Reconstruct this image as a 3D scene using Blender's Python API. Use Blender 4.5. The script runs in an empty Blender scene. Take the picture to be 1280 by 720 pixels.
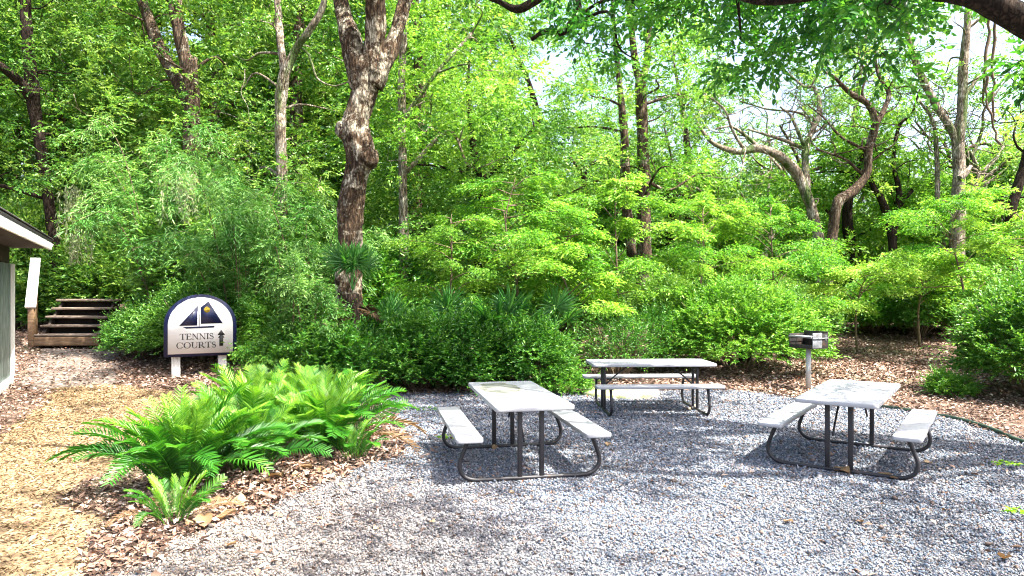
import bpy, bmesh, math, random
import numpy as np
from mathutils import Vector, Matrix

RNG = np.random.default_rng(11)
random.seed(11)
SC = bpy.context.scene
COL = SC.collection
F, CX, CY, EYE = 888.0, 640.0, 360.0, 1.84
PI = math.pi
SUN_EL, SUN_AZ = math.radians(62), math.radians(116)         # azimuth measured from +Y towards +X
sd = Vector((math.cos(SUN_EL) * math.sin(SUN_AZ), math.cos(SUN_EL) * math.cos(SUN_AZ), math.sin(SUN_EL)))
FALL = np.array([sd.x, sd.y]) / sd.z                         # how far a shadow lands from its caster, per metre of height


def sstep(a, b, x):
    t = np.clip((np.asarray(x, float) - a) / (b - a), 0, 1)
    return t * t * (3 - 2 * t)


def hgt(x, y):
    x = np.asarray(x, float); y = np.asarray(y, float)
    far = sstep(13, 20, np.hypot(x, y))
    z = 0.55 * sstep(12, 22, y) + 0.5 * sstep(22, 45, y) + 0.05 * far * (np.sin(x * .7) + np.sin(y * .55 + 1) + np.sin(x * .31 + y * .4))
    # low mulch mound under the fern bed
    z = z + 0.10 * np.exp(-(((x + 2.3) / 1.0) ** 2 + ((y - 6.9) / 1.7) ** 2) * .9)
    return z


def wp(px, py, Y):                       # a point seen at a pixel of the 1280 x 720 photo, at depth Y
    return np.array([(px - CX) / F * Y, Y, EYE - (py - CY) / F * Y])


def nrm(v):
    return v / (np.linalg.norm(v, axis=-1, keepdims=True) + 1e-9)


# ------------------------------------------------------------------ materials
def new_mat(name):
    m = bpy.data.materials.new(name); m.use_nodes = True
    nt = m.node_tree; nt.nodes.clear()
    return m, nt, nt.nodes, nt.links


def ramp(N, stops):
    r = N.new('ShaderNodeValToRGB')
    el = r.color_ramp.elements
    while len(el) < len(stops): el.new(0.5)
    for e, (p, c) in zip(el, stops):
        e.position = p; e.color = (*c, 1)
    return r


def leaf_mat(name, cols, transl=.42, rough=.42, spec=.35, tl=(1.25, 1.2, .55)):
    m, nt, N, L = new_mat(name)
    at = N.new('ShaderNodeAttribute'); at.attribute_name = 'tone'
    oi = N.new('ShaderNodeObjectInfo')
    ad = N.new('ShaderNodeMath'); ad.operation = 'MULTIPLY_ADD'; ad.inputs[1].default_value = .22; ad.inputs[2].default_value = -.11
    L.new(oi.outputs['Random'], ad.inputs[0])
    sm = N.new('ShaderNodeMath'); sm.operation = 'ADD'; sm.use_clamp = True
    L.new(at.outputs['Fac'], sm.inputs[0]); L.new(ad.outputs[0], sm.inputs[1])
    n = len(cols)
    r = ramp(N, [(i / (n - 1), c) for i, c in enumerate(cols)])
    L.new(sm.outputs[0], r.inputs[0])
    p = N.new('ShaderNodeBsdfPrincipled'); p.inputs['Roughness'].default_value = rough
    p.inputs['Specular IOR Level'].default_value = spec
    L.new(r.outputs[0], p.inputs['Base Color'])
    mx = N.new('ShaderNodeMix'); mx.data_type = 'RGBA'; mx.blend_type = 'MULTIPLY'; mx.inputs[0].default_value = 1
    L.new(r.outputs[0], mx.inputs[6]); mx.inputs[7].default_value = (*tl, 1); mx.clamp_result = False
    t = N.new('ShaderNodeBsdfTranslucent'); L.new(mx.outputs[2], t.inputs[0])
    ms = N.new('ShaderNodeMixShader'); ms.inputs[0].default_value = transl
    L.new(p.outputs[0], ms.inputs[1]); L.new(t.outputs[0], ms.inputs[2])
    o = N.new('ShaderNodeOutputMaterial'); L.new(ms.outputs[0], o.inputs[0])
    return m


def noise_mat(name, stops, scale=8, detail=8, rough=.85, bump=.3, bscale=None, stretch=(1, 1, 1), spec=.3, metal=0, second=None, bdist=.02, distort=0.0):
    m, nt, N, L = new_mat(name)
    tc = N.new('ShaderNodeTexCoord'); mp = N.new('ShaderNodeMapping'); mp.inputs['Scale'].default_value = stretch
    L.new(tc.outputs['Object'], mp.inputs[0])
    nz = N.new('ShaderNodeTexNoise'); nz.inputs['Scale'].default_value = scale; nz.inputs['Detail'].default_value = detail; nz.inputs['Roughness'].default_value = .65
    nz.inputs['Distortion'].default_value = distort
    L.new(mp.outputs[0], nz.inputs[0])
    r = ramp(N, stops); L.new(nz.outputs[0], r.inputs[0])
    col = r.outputs[0]
    if second:
        sc2, lo, hi, c2, amt = second
        n2 = N.new('ShaderNodeTexNoise'); n2.inputs['Scale'].default_value = sc2; n2.inputs['Detail'].default_value = 6
        L.new(mp.outputs[0], n2.inputs[0])
        mr = N.new('ShaderNodeMapRange'); mr.inputs[1].default_value = lo; mr.inputs[2].default_value = hi; mr.inputs[4].default_value = amt
        L.new(n2.outputs[0], mr.inputs[0])
        mx = N.new('ShaderNodeMix'); mx.data_type = 'RGBA'; L.new(mr.outputs[0], mx.inputs[0]); L.new(col, mx.inputs[6]); mx.inputs[7].default_value = (*c2, 1)
        col = mx.outputs[2]
    p = N.new('ShaderNodeBsdfPrincipled'); p.inputs['Roughness'].default_value = rough; p.inputs['Specular IOR Level'].default_value = spec; p.inputs['Metallic'].default_value = metal
    L.new(col, p.inputs['Base Color'])
    if bump:
        bn = N.new('ShaderNodeTexNoise'); bn.inputs['Scale'].default_value = bscale or scale * 2; bn.inputs['Detail'].default_value = 8; bn.inputs['Roughness'].default_value = .7
        L.new(mp.outputs[0], bn.inputs[0])
        b = N.new('ShaderNodeBump'); b.inputs['Strength'].default_value = bump; b.inputs['Distance'].default_value = bdist
        L.new(bn.outputs[0], b.inputs['Height']); L.new(b.outputs[0], p.inputs['Normal'])
    o = N.new('ShaderNodeOutputMaterial'); L.new(p.outputs[0], o.inputs[0])
    return m


def col_attr_mat(name, rough=.8, spec=.3):
    m, nt, N, L = new_mat(name)
    at = N.new('ShaderNodeAttribute'); at.attribute_name = 'tint'
    p = N.new('ShaderNodeBsdfPrincipled'); p.inputs['Roughness'].default_value = rough; p.inputs['Specular IOR Level'].default_value = spec
    L.new(at.outputs['Color'], p.inputs['Base Color'])
    o = N.new('ShaderNodeOutputMaterial'); L.new(p.outputs[0], o.inputs[0])
    return m


M = {}
M['leaf_oak'] = leaf_mat('leaf_oak', [(.018, .078, .010), (.075, .215, .028), (.27, .44, .09)], .4, .42, .4, (1.25, 1.15, .6))
M['leaf_overhang'] = leaf_mat('leaf_overhang', [(.010, .065, .014), (.035, .17, .022), (.13, .34, .05)], .48, .4, .4)
M['leaf_light'] = leaf_mat('leaf_light', [(.06, .19, .018), (.18, .38, .04), (.38, .56, .10)], .45, .45, .35, (1.2, 1.15, .7))
M['leaf_maple'] = leaf_mat('leaf_maple', [(.035, .16, .014), (.125, .33, .026), (.32, .50, .07)], .45, .5, .3, (1.2, 1.15, .65))
M['leaf_azalea'] = leaf_mat('leaf_azalea', [(.010, .055, .008), (.045, .17, .018), (.20, .40, .06)], .3, .4, .4)
M['leaf_azalea_bright'] = leaf_mat('leaf_azalea_bright', [(.025, .11, .012), (.09, .27, .026), (.30, .50, .09)], .36, .42, .4)
M['leaf_far'] = leaf_mat('leaf_far', [(.024, .095, .014), (.09, .24, .035), (.28, .45, .10)], .42, .42, .4, (1.25, 1.15, .6))
M['leaf_wispy'] = leaf_mat('leaf_wispy', [(.024, .11, .014), (.095, .28, .045), (.34, .54, .17)], .36, .38, .45, (1.2, 1.15, .7))
M['leaf_fern'] = leaf_mat('leaf_fern', [(.008, .07, .010), (.05, .23, .016), (.30, .52, .06)], .42, .36, .45)
M['leaf_palm'] = leaf_mat('leaf_palm', [(.02, .10, .022), (.06, .22, .04), (.18, .38, .11)], .38, .38, .45)
M['leaf_dry'] = leaf_mat('leaf_dry', [(.13, .08, .04), (.26, .17, .09), (.44, .33, .20)], .25, .6, .3, (1, .8, .5))
M['dead_palm'] = leaf_mat('dead_palm', [(.035, .024, .014), (.09, .06, .035), (.18, .13, .08)], .2, .7, .2, (1, .85, .6))
M['leaf_weed'] = leaf_mat('leaf_weed', [(.12, .32, .02), (.25, .50, .03), (.38, .60, .05)], .4)
M['moss'] = leaf_mat('moss_strand', [(.16, .22, .09), (.30, .36, .18), (.45, .48, .32)], .5, .8, .1, (1, 1, .8))
def bark_mat(name, dark, mid, pale, lich, lo=.50, hi=.62, scale=1.0, moss=None):
    """furrowed bark: stretched cells for the plates, dark cracks, pale lichen blotches"""
    m, nt, N, L = new_mat(name)
    tc = N.new('ShaderNodeTexCoord'); mp = N.new('ShaderNodeMapping'); mp.inputs['Scale'].default_value = (scale, scale, scale * .2)
    L.new(tc.outputs['Object'], mp.inputs[0])
    nz = N.new('ShaderNodeTexNoise'); nz.inputs['Scale'].default_value = 11; nz.inputs['Detail'].default_value = 10; nz.inputs['Roughness'].default_value = .75; nz.inputs['Distortion'].default_value = .6
    L.new(mp.outputs[0], nz.inputs[0])
    ad = N.new('ShaderNodeVectorMath'); ad.operation = 'MULTIPLY_ADD'; ad.inputs[1].default_value = (.16,) * 3; L.new(nz.outputs['Color'], ad.inputs[0]); L.new(mp.outputs[0], ad.inputs[2])
    vo = N.new('ShaderNodeTexVoronoi'); vo.feature = 'DISTANCE_TO_EDGE'; vo.inputs['Scale'].default_value = 20; L.new(ad.outputs[0], vo.inputs[0])
    cr = N.new('ShaderNodeMapRange'); cr.inputs[1].default_value = .0; cr.inputs[2].default_value = .13; cr.inputs[3].default_value = .35; L.new(vo.outputs['Distance'], cr.inputs[0])
    r1 = ramp(N, [(.32, dark), (.5, mid), (.68, pale)]); L.new(nz.outputs[0], r1.inputs[0])
    m1 = N.new('ShaderNodeMix'); m1.data_type = 'RGBA'; L.new(cr.outputs[0], m1.inputs[0]); m1.inputs[6].default_value = (*[c * .8 for c in dark], 1); L.new(r1.outputs[0], m1.inputs[7])
    n2 = N.new('ShaderNodeTexNoise'); n2.inputs['Scale'].default_value = 3.2; n2.inputs['Detail'].default_value = 9; n2.inputs['Roughness'].default_value = .72; L.new(tc.outputs['Object'], n2.inputs[0])
    mr = N.new('ShaderNodeMapRange'); mr.inputs[1].default_value = lo; mr.inputs[2].default_value = hi; mr.inputs[4].default_value = .9; L.new(n2.outputs[0], mr.inputs[0])
    mu = N.new('ShaderNodeMath'); mu.operation = 'MULTIPLY'; L.new(mr.outputs[0], mu.inputs[0]); L.new(cr.outputs[0], mu.inputs[1])
    m2 = N.new('ShaderNodeMix'); m2.data_type = 'RGBA'; L.new(mu.outputs[0], m2.inputs[0]); L.new(m1.outputs[2], m2.inputs[6]); m2.inputs[7].default_value = (*lich, 1)
    col = m2.outputs[2]
    if moss:
        n3 = N.new('ShaderNodeTexNoise'); n3.inputs['Scale'].default_value = 1.7; n3.inputs['Detail'].default_value = 8; L.new(ad.outputs[0], n3.inputs[0])
        m3r = N.new('ShaderNodeMapRange'); m3r.inputs[1].default_value = .53; m3r.inputs[2].default_value = .60; m3r.inputs[4].default_value = .85; L.new(n3.outputs[0], m3r.inputs[0])
        m3 = N.new('ShaderNodeMix'); m3.data_type = 'RGBA'; L.new(m3r.outputs[0], m3.inputs[0]); L.new(col, m3.inputs[6]); m3.inputs[7].default_value = (*moss, 1); col = m3.outputs[2]
    p = N.new('ShaderNodeBsdfPrincipled'); p.inputs['Roughness'].default_value = .92; p.inputs['Specular IOR Level'].default_value = .15; L.new(col, p.inputs['Base Color'])
    hm = N.new('ShaderNodeMath'); hm.operation = 'MULTIPLY_ADD'; hm.inputs[1].default_value = .6; L.new(nz.outputs[0], hm.inputs[0]); L.new(cr.outputs[0], hm.inputs[2])
    b = N.new('ShaderNodeBump'); b.inputs['Strength'].default_value = 1; b.inputs['Distance'].default_value = .045; L.new(hm.outputs[0], b.inputs['Height']); L.new(b.outputs[0], p.inputs['Normal'])
    o = N.new('ShaderNodeOutputMaterial'); L.new(p.outputs[0], o.inputs[0])
    return m


M['bark_knotted'] = bark_mat('bark_knotted', (.016, .010, .006), (.075, .047, .028), (.22, .155, .10), (.54, .48, .37), .50, .59)
M['bark_oak'] = bark_mat('bark_oak', (.025, .016, .010), (.09, .06, .04), (.21, .16, .11), (.42, .38, .30), .53, .64)
M['bark_pale'] = bark_mat('bark_pale', (.06, .045, .03), (.22, .17, .12), (.42, .36, .28), (.55, .50, .42), .45, .62, moss=(.06, .12, .02))
M['bark_dark'] = bark_mat('bark_dark', (.010, .007, .005), (.03, .02, .014), (.07, .05, .036), (.13, .115, .09), .60, .72)
M['knot_hole'] = noise_mat('knot_hole', [(.3, (.008, .005, .003)), (.7, (.03, .02, .012))], 12, 6, .95, .5)
M['twig'] = noise_mat('twig_bark', [(.3, (.06, .04, .025)), (.7, (.2, .15, .1))], 14, 5, .9, .3)
M['soil'] = noise_mat('leaf_litter_soil', [(.28, (.025, .017, .013)), (.42, (.075, .047, .034)), (.56, (.15, .10, .076)), (.70, (.25, .18, .14))], 14, 12, .95, .8, 30, bdist=.03, second=(.35, .50, .66, (.05, .08, .02), .55))
M['gravel_bed'] = noise_mat('gravel_bed', [(.30, (.04, .045, .05)), (.45, (.12, .13, .145)), (.58, (.20, .20, .21)), (.70, (.32, .30, .29))], 55, 6, .9, 1.0, 70, bdist=.02)
M['straw_bed'] = noise_mat('straw_bed', [(.30, (.08, .05, .025)), (.46, (.19, .13, .07)), (.60, (.29, .21, .12)), (.72, (.38, .30, .20))], 30, 10, .95, .9, 45, bdist=.02, second=(.6, .55, .75, (.66, .52, .36), .8))
M['dirt_path'] = noise_mat('dirt_path', [(.30, (.05, .04, .034)), (.48, (.13, .105, .09)), (.62, (.22, .18, .15)), (.74, (.32, .28, .24))], 22, 10, .95, .8, 40, bdist=.02)
M['stone_chip'] = col_attr_mat('stone_chip', .75, .35)
M['chip'] = col_attr_mat('straw_chip', .85, .2)
M['resin'] = noise_mat('table_resin', [(.30, (.315, .32, .34)), (.5, (.335, .34, .36)), (.62, (.345, .35, .368)), (.75, (.32, .325, .343))], 6, 8, .5, .15, 120, spec=.4, bdist=.003, second=(9, .60, .80, (.27, .265, .25), .25))
M['resin_side'] = M['resin']
M['steel_dark'] = noise_mat('powder_coated_steel', [(.35, (.012, .011, .014)), (.62, (.022, .020, .024)), (.74, (.09, .045, .028))], 9, 8, .5, .2, 60, spec=.5, bdist=.003)
M['white_paint'] = noise_mat('weathered_white_paint', [(.3, (.58, .58, .55)), (.5, (.78, .78, .76)), (.75, (.84, .84, .82))], 7, 8, .6, .25, 30, (4, 4, .6), bdist=.006)
M['sign_white'] = noise_mat('sign_white', [(.3, (.80, .80, .80)), (.55, (.86, .86, .86)), (.8, (.88, .88, .88))], 5, 8, .5, .25, 30, (.5, 3, 8), bdist=.006)
M['navy'] = noise_mat('navy_paint', [(.3, (.008, .012, .05)), (.7, (.018, .025, .09))], 8, 5, .4, .1, 40, spec=.5, bdist=.003)
M['ink'] = noise_mat('black_lettering', [(.3, (.012, .012, .014)), (.7, (.03, .03, .03))], 20, 4, .5, 0)
M['gold'] = noise_mat('yellow_paint', [(.3, (.55, .38, .03)), (.7, (.72, .52, .06))], 20, 4, .5, 0)
M['board_green'] = noise_mat('weathered_green_boards', [(.3, (.07, .10, .09)), (.5, (.17, .215, .20)), (.68, (.34, .38, .365))], 6, 10, .8, .5, 25, (5, 5, .5), bdist=.008)
M['shadow_wood'] = noise_mat('dark_shaded_wood', [(.3, (.02, .015, .012)), (.7, (.06, .045, .035))], 8, 6, .8, .3, 30, (3, 3, .5))  # dark timber; the soffit's shade is put into this colour
M['brown_wood'] = noise_mat('brown_timber', [(.3, (.06, .035, .02)), (.5, (.14, .085, .045)), (.72, (.24, .16, .095))], 5, 9, .8, .5, 30, (.6, 4, 4), bdist=.01)
M['grey_wood'] = noise_mat('weathered_grey_timber', [(.3, (.12, .10, .08)), (.5, (.28, .25, .21)), (.72, (.46, .42, .36))], 5, 9, .85, .5, 30, (.6, 4, 4), bdist=.01)
M['step_wood'] = noise_mat('weathered_step_timber', [(.3, (.07, .05, .035)), (.5, (.17, .13, .10)), (.72, (.32, .27, .22))], 5, 9, .85, .5, 30, (.6, 4, 4), bdist=.01)
M['riser_shade'] = noise_mat('riser_gap_shade', [(.3, (.008, .006, .005)), (.7, (.025, .018, .014))], 8, 6, .9, .3, 30)  # shade between the treads, put into the board colour
M['shingle'] = noise_mat('roof_shingles', [(.3, (.05, .05, .055)), (.6, (.13, .13, .14)), (.75, (.24, .24, .25))], 25, 6, .9, .5, 50)
M['steel_black'] = noise_mat('sooty_steel', [(.3, (.010, .009, .009)), (.55, (.03, .028, .027)), (.75, (.09, .05, .03))], 10, 8, .6, .3, 40, spec=.4)
M['steel_grey'] = noise_mat('worn_grey_steel', [(.3, (.10, .11, .125)), (.5, (.22, .235, .26)), (.7, (.32, .33, .345))], 9, 8, .45, .2, 40, spec=.5, metal=.3, second=(6, .58, .7, (.12, .06, .03), .8))
M['galv'] = noise_mat('galvanised_post', [(.3, (.36, .37, .36)), (.7, (.55, .56, .55))], 14, 6, .5, .1, 40, spec=.5, metal=.2)
M['slab'] = noise_mat('mossy_concrete', [(.3, (.20, .22, .10)), (.5, (.40, .42, .22)), (.7, (.60, .60, .45))], 6, 10, .9, .5, 30)
M['edging'] = noise_mat('green_edging', [(.3, (.008, .02, .014)), (.7, (.025, .05, .035))], 10, 6, .6, .2, 30)


def stained_resin():
    m = M['resin'].copy(); m.name = 'table_resin_stained'
    nt = m.node_tree; N = nt.nodes; L = nt.links
    p = [n for n in N if n.type == 'BSDF_PRINCIPLED'][0]
    src = p.inputs['Base Color'].links[0].from_socket
    tc = N.new('ShaderNodeTexCoord')
    mp = N.new('ShaderNodeMapping'); mp.inputs['Location'].default_value = (.10 / .23, -.38 / .42, 0); mp.inputs['Scale'].default_value = (1 / .23, 1 / .42, 0)
    mp.vector_type = 'POINT'
    L.new(tc.outputs['Object'], mp.inputs[0])
    nz = N.new('ShaderNodeTexNoise'); nz.inputs['Scale'].default_value = 5; nz.inputs['Detail'].default_value = 6
    L.new(tc.outputs['Object'], nz.inputs[0])
    ln = N.new('ShaderNodeVectorMath'); ln.operation = 'LENGTH'; L.new(mp.outputs[0], ln.inputs[0])
    ad = N.new('ShaderNodeMath'); ad.operation = 'MULTIPLY_ADD'; ad.inputs[1].default_value = .9; L.new(nz.outputs[0], ad.inputs[0]); L.new(ln.outputs['Value'], ad.inputs[2])
    rm = ramp(N, [(0.0, (.55,) * 3), (.80, (.8,) * 3), (.885, (1,) * 3), (.90, (0, 0, 0))])
    sb = N.new('ShaderNodeMath'); sb.operation = 'MULTIPLY'; sb.inputs[1].default_value = .62; L.new(ad.outputs[0], sb.inputs[0])
    L.new(sb.outputs[0], rm.inputs[0])
    n2 = N.new('ShaderNodeTexNoise'); n2.inputs['Scale'].default_value = 22; n2.inputs['Detail'].default_value = 8; L.new(tc.outputs['Object'], n2.inputs[0])
    r2 = ramp(N, [(.35, (.08, .078, .05)), (.55, (.15, .155, .11)), (.7, (.25, .25, .22))]); L.new(n2.outputs[0], r2.inputs[0])
    mx = N.new('ShaderNodeMix'); mx.data_type = 'RGBA'
    L.new(rm.outputs[0], mx.inputs[0]); L.new(src, mx.inputs[6]); L.new(r2.outputs[0], mx.inputs[7])
    L.new(mx.outputs[2], p.inputs['Base Color'])
    return m


M['resin_stained'] = stained_resin()


# ------------------------------------------------------------------ mesh building
class MB:
    def __init__(s):
        s.V = []; s.F = {}; s.n = 0; s.T = []; s.C = []

    def add(s, V, Fs, tone=None, tint=None):
        V = np.asarray(V, float).reshape(-1, 3)
        if not isinstance(Fs, list): Fs = [Fs]
        for f in Fs:
            f = np.asarray(f, int)
            s.F.setdefault(f.shape[1], []).append(f + s.n)
        s.V.append(V); s.n += len(V)
        if tone is not None: s.T.append(np.broadcast_to(np.asarray(tone, float), (len(V),)))
        if tint is not None: s.C.append(np.asarray(tint, float).reshape(-1, 3))
        return s

    def mesh(s, name, mat, smooth=False):
        V = np.concatenate(s.V)
        me = bpy.data.meshes.new(name)
        me.vertices.add(len(V)); me.vertices.foreach_set('co', V.astype(np.float32).ravel())
        idx = []; st = []; off = 0
        for k, fl in s.F.items():
            f = np.concatenate(fl)
            idx.append(f.ravel()); st.append(off + np.arange(len(f)) * k); off += f.size
        idx = np.concatenate(idx); st = np.concatenate(st)
        me.loops.add(len(idx)); me.loops.foreach_set('vertex_index', idx.astype(np.int32))
        me.polygons.add(len(st)); me.polygons.foreach_set('loop_start', st.astype(np.int32))
        if smooth: me.polygons.foreach_set('use_smooth', np.ones(len(st), bool))
        me.update(calc_edges=True)
        if s.T:
            a = me.attributes.new('tone', 'FLOAT', 'POINT'); a.data.foreach_set('value', np.concatenate(s.T).astype(np.float32))
        if s.C:
            c = np.concatenate(s.C); c = np.concatenate([c, np.ones((len(c), 1))], 1)
            a = me.attributes.new('tint', 'FLOAT_COLOR', 'POINT'); a.data.foreach_set('color', c.astype(np.float32).ravel())
        me.materials.append(mat)
        return me

    def build(s, name, mat, parent=None, smooth=False):
        o = bpy.data.objects.new(name, s.mesh(name, mat, smooth)); COL.objects.link(o)
        if parent: o.parent = parent
        return o


def tag(o, label=None, cat=None, group=None, kind=None):
    if label: o['label'] = label
    if cat: o['category'] = cat
    if group: o['group'] = group
    if kind: o['kind'] = kind
    return o


def thing(name, label, cat, loc=(0, 0, 0), rz=0, group=None, scale=1):
    o = bpy.data.objects.new(name, None); COL.objects.link(o)
    o.location = [float(v) for v in loc]; o.rotation_euler = (0, 0, rz)
    o.scale = (scale,) * 3 if np.isscalar(scale) else scale
    o.empty_display_size = .2
    return tag(o, label, cat, group)


def inst(name, me, parent=None, loc=(0, 0, 0), rot=(0, 0, 0), scale=1):
    o = bpy.data.objects.new(name, me); COL.objects.link(o)
    if parent: o.parent = parent
    o.location = [float(v) for v in loc]; o.rotation_euler = [float(v) for v in rot]
    o.scale = (scale,) * 3 if np.isscalar(scale) else scale
    return o


def copy_tree(o, parent=None):
    c = o.copy(); COL.objects.link(c)
    if parent: c.parent = parent
    for ch in list(o.children): copy_tree(ch, c)
    return c


def bevel_box(size, bevel=.01, segs=2):
    bm = bmesh.new(); bmesh.ops.create_cube(bm, size=1)
    for v in bm.verts: v.co = Vector((v.co.x * size[0], v.co.y * size[1], v.co.z * size[2]))
    if bevel: bmesh.ops.bevel(bm, geom=list(bm.edges), offset=bevel, segments=segs, affect='EDGES', profile=.5)
    bm.verts.index_update()
    V = np.array([v.co[:] for v in bm.verts]); fs = {}
    for f in bm.faces: fs.setdefault(len(f.verts), []).append([v.index for v in f.verts])
    bm.free()
    return V, [np.array(x) for x in fs.values()]


def rotm(rx=0, ry=0, rz=0):
    return np.array(Matrix.Rotation(rz, 3, 'Z') @ Matrix.Rotation(ry, 3, 'Y') @ Matrix.Rotation(rx, 3, 'X'))


def add_box(mb, size, loc, rot=(0, 0, 0), bevel=.008, segs=2):
    V, Fs = bevel_box(size, bevel, segs)
    mb.add(V @ rotm(*rot).T + np.array(loc), Fs)


def rounded_slab(w, l, t, rc=.04, bevel=.008):
    """flat board with rounded plan corners and softened edges, centred, top at z = t/2"""
    pts = []
    for cx, cy, a0 in ((w / 2 - rc, l / 2 - rc, 0), (-w / 2 + rc, l / 2 - rc, 90), (-w / 2 + rc, -l / 2 + rc, 180), (w / 2 - rc, -l / 2 + rc, 270)):
        for k in range(6):
            a = math.radians(a0 + 18 * k); pts.append((cx + rc * math.cos(a), cy + rc * math.sin(a)))
    pts = np.array(pts); n = len(pts)
    d = nrm(pts - pts * (1 - .02))
    rings = []
    for off, z in ((-bevel * 1.0, -t / 2), (-bevel * .3, -t / 2 + bevel * .3), (0, -t / 2 + bevel), (0, t / 2 - bevel), (-bevel * .3, t / 2 - bevel * .3), (-bevel * 1.0, t / 2)):
        s = np.array([(w + 2 * off) / w, (l + 2 * off) / l])
        rings.append(np.c_[pts * s, np.full(n, z)])
    V = np.concatenate(rings); q = []
    for k in range(len(rings) - 1):
        for i in range(n):
            j = (i + 1) % n
            q.append((k * n + i, k * n + j, (k + 1) * n + j, (k + 1) * n + i))
    top = [list(range((len(rings) - 1) * n, len(rings) * n))]; bot = [list(range(n))[::-1]]
    return V, [np.array(q), np.array(top), np.array(bot)]


def catmull(P, R, sub=6):
    P = np.asarray(P, float); R = np.asarray(R, float)
    if len(P) < 3:
        t = np.linspace(0, 1, sub + 1)[:, None]
        return P[0] * (1 - t) + P[-1] * t, R[0] * (1 - t[:, 0]) + R[-1] * t[:, 0]
    Q = np.vstack([2 * P[0] - P[1], P, 2 * P[-1] - P[-2]])
    out = []; ro = []
    for i in range(1, len(Q) - 2):
        for t in np.arange(sub) / sub:
            a, b, c, d = Q[i - 1:i + 3]
            out.append(.5 * (2 * b + (c - a) * t + (2 * a - 5 * b + 4 * c - d) * t * t + (3 * b - a - 3 * c + d) * t ** 3))
            ro.append(R[i - 1] * (1 - t) + R[i] * t)
    out.append(P[-1]); ro.append(R[-1])
    return np.array(out), np.array(ro)


def tube(mb, P, R, seg=8, lump=0.0, tone=None, seed=0, cap=True):
    P = np.asarray(P, float); R = np.broadcast_to(np.asarray(R, float), (len(P),))
    T = nrm(np.gradient(P, axis=0))
    up = np.array([0, 0, 1.]) if abs(T[0][2]) < .9 else np.array([1., 0, 0])
    A = np.zeros_like(P); a = nrm(np.cross(T[0], up))
    for i in range(len(P)):
        a = nrm(a - T[i] * np.dot(a, T[i])); A[i] = a
    B = np.cross(T, A)
    th = np.arange(seg) / seg * 2 * PI
    rr = R[:, None] * np.ones(seg)
    if lump:
        s = np.cumsum(np.r_[0, np.linalg.norm(np.diff(P, axis=0), axis=1)])[:, None] / (R.mean() * 2)
        g = np.random.default_rng(seed)
        ph = g.uniform(0, 6.28, 6)
        rr = rr * (1 + lump * (np.sin(2 * th + s * .9 + ph[0]) + .7 * np.sin(3 * th - s * 1.7 + ph[1]) + .6 * np.sin(5 * th + s * .5 + ph[2]) + .5 * np.sin(s * 2.3 + ph[3]) + .5 * np.sin(4 * th + s * 3.1 + ph[4])))
        rr = rr * (1 + g.normal(0, lump * .35, rr.shape))
    V = P[:, None] + rr[..., None] * (np.cos(th)[None, :, None] * A[:, None] + np.sin(th)[None, :, None] * B[:, None])
    n = len(P); q = []
    i = np.arange(n - 1)[:, None] * seg; j = np.arange(seg)[None]; j2 = (j + 1) % seg
    q = np.stack([i + j, i + j2, i + seg + j2, i + seg + j], -1).reshape(-1, 4)
    fs = [q]
    if cap:
        fs += [np.arange(seg)[::-1][None], (np.arange(seg) + (n - 1) * seg)[None]]
    mb.add(V.reshape(-1, 3), fs, tone)


# ------------------------------------------------------------------ leaves
TPL = {
    'diamond': (np.array([(0, 0, 0), (.45, .5, .10), (1, 0, -.10), (.45, -.5, .10)]), [(0, 1, 2), (0, 2, 3)]),
    'oval': (np.array([(0, 0, 0), (.28, .42, .10), (.68, .38, .06), (1, 0, -.12), (.68, -.38, .06), (.28, -.42, .10)]), [(0, 1, 2, 3), (0, 3, 4, 5)]),
    'lance': (np.array([(0, 0, 0), (.25, .5, .03), (.7, .32, -.02), (1, 0, -.14), (.7, -.32, -.02), (.25, -.5, .03)]), [(0, 1, 2, 3), (0, 3, 4, 5)]),
}


def add_leaves(mb, P, D, N, Ln, W, tone, kind='oval'):
    n = len(P); D = nrm(D); S = nrm(np.cross(N, D)); Nn = np.cross(D, S)
    tp, fc = TPL[kind]; k = len(tp)
    Ln = np.broadcast_to(np.asarray(Ln, float), (n,)); W = np.broadcast_to(np.asarray(W, float), (n,))
    V = (P[:, None] + tp[None, :, 0, None] * (D * Ln[:, None])[:, None] + tp[None, :, 1, None] * (S * W[:, None])[:, None] + tp[None, :, 2, None] * (Nn * Ln[:, None])[:, None])
    Fc = (np.array(fc)[None] + (np.arange(n) * k)[:, None, None]).reshape(-1, len(fc[0]))
    mb.add(V.reshape(-1, 3), Fc, np.repeat(np.broadcast_to(tone, (n,)), k))


def unit(n, g):
    return nrm(g.normal(size=(n, 3)))


def wobble(D, g, k=5, freq=3.0):
    s = 0
    for _ in range(k):
        s = s + np.sin(D @ (g.normal(size=3) * freq) + g.uniform(0, 6.28))
    return s / k


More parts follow.
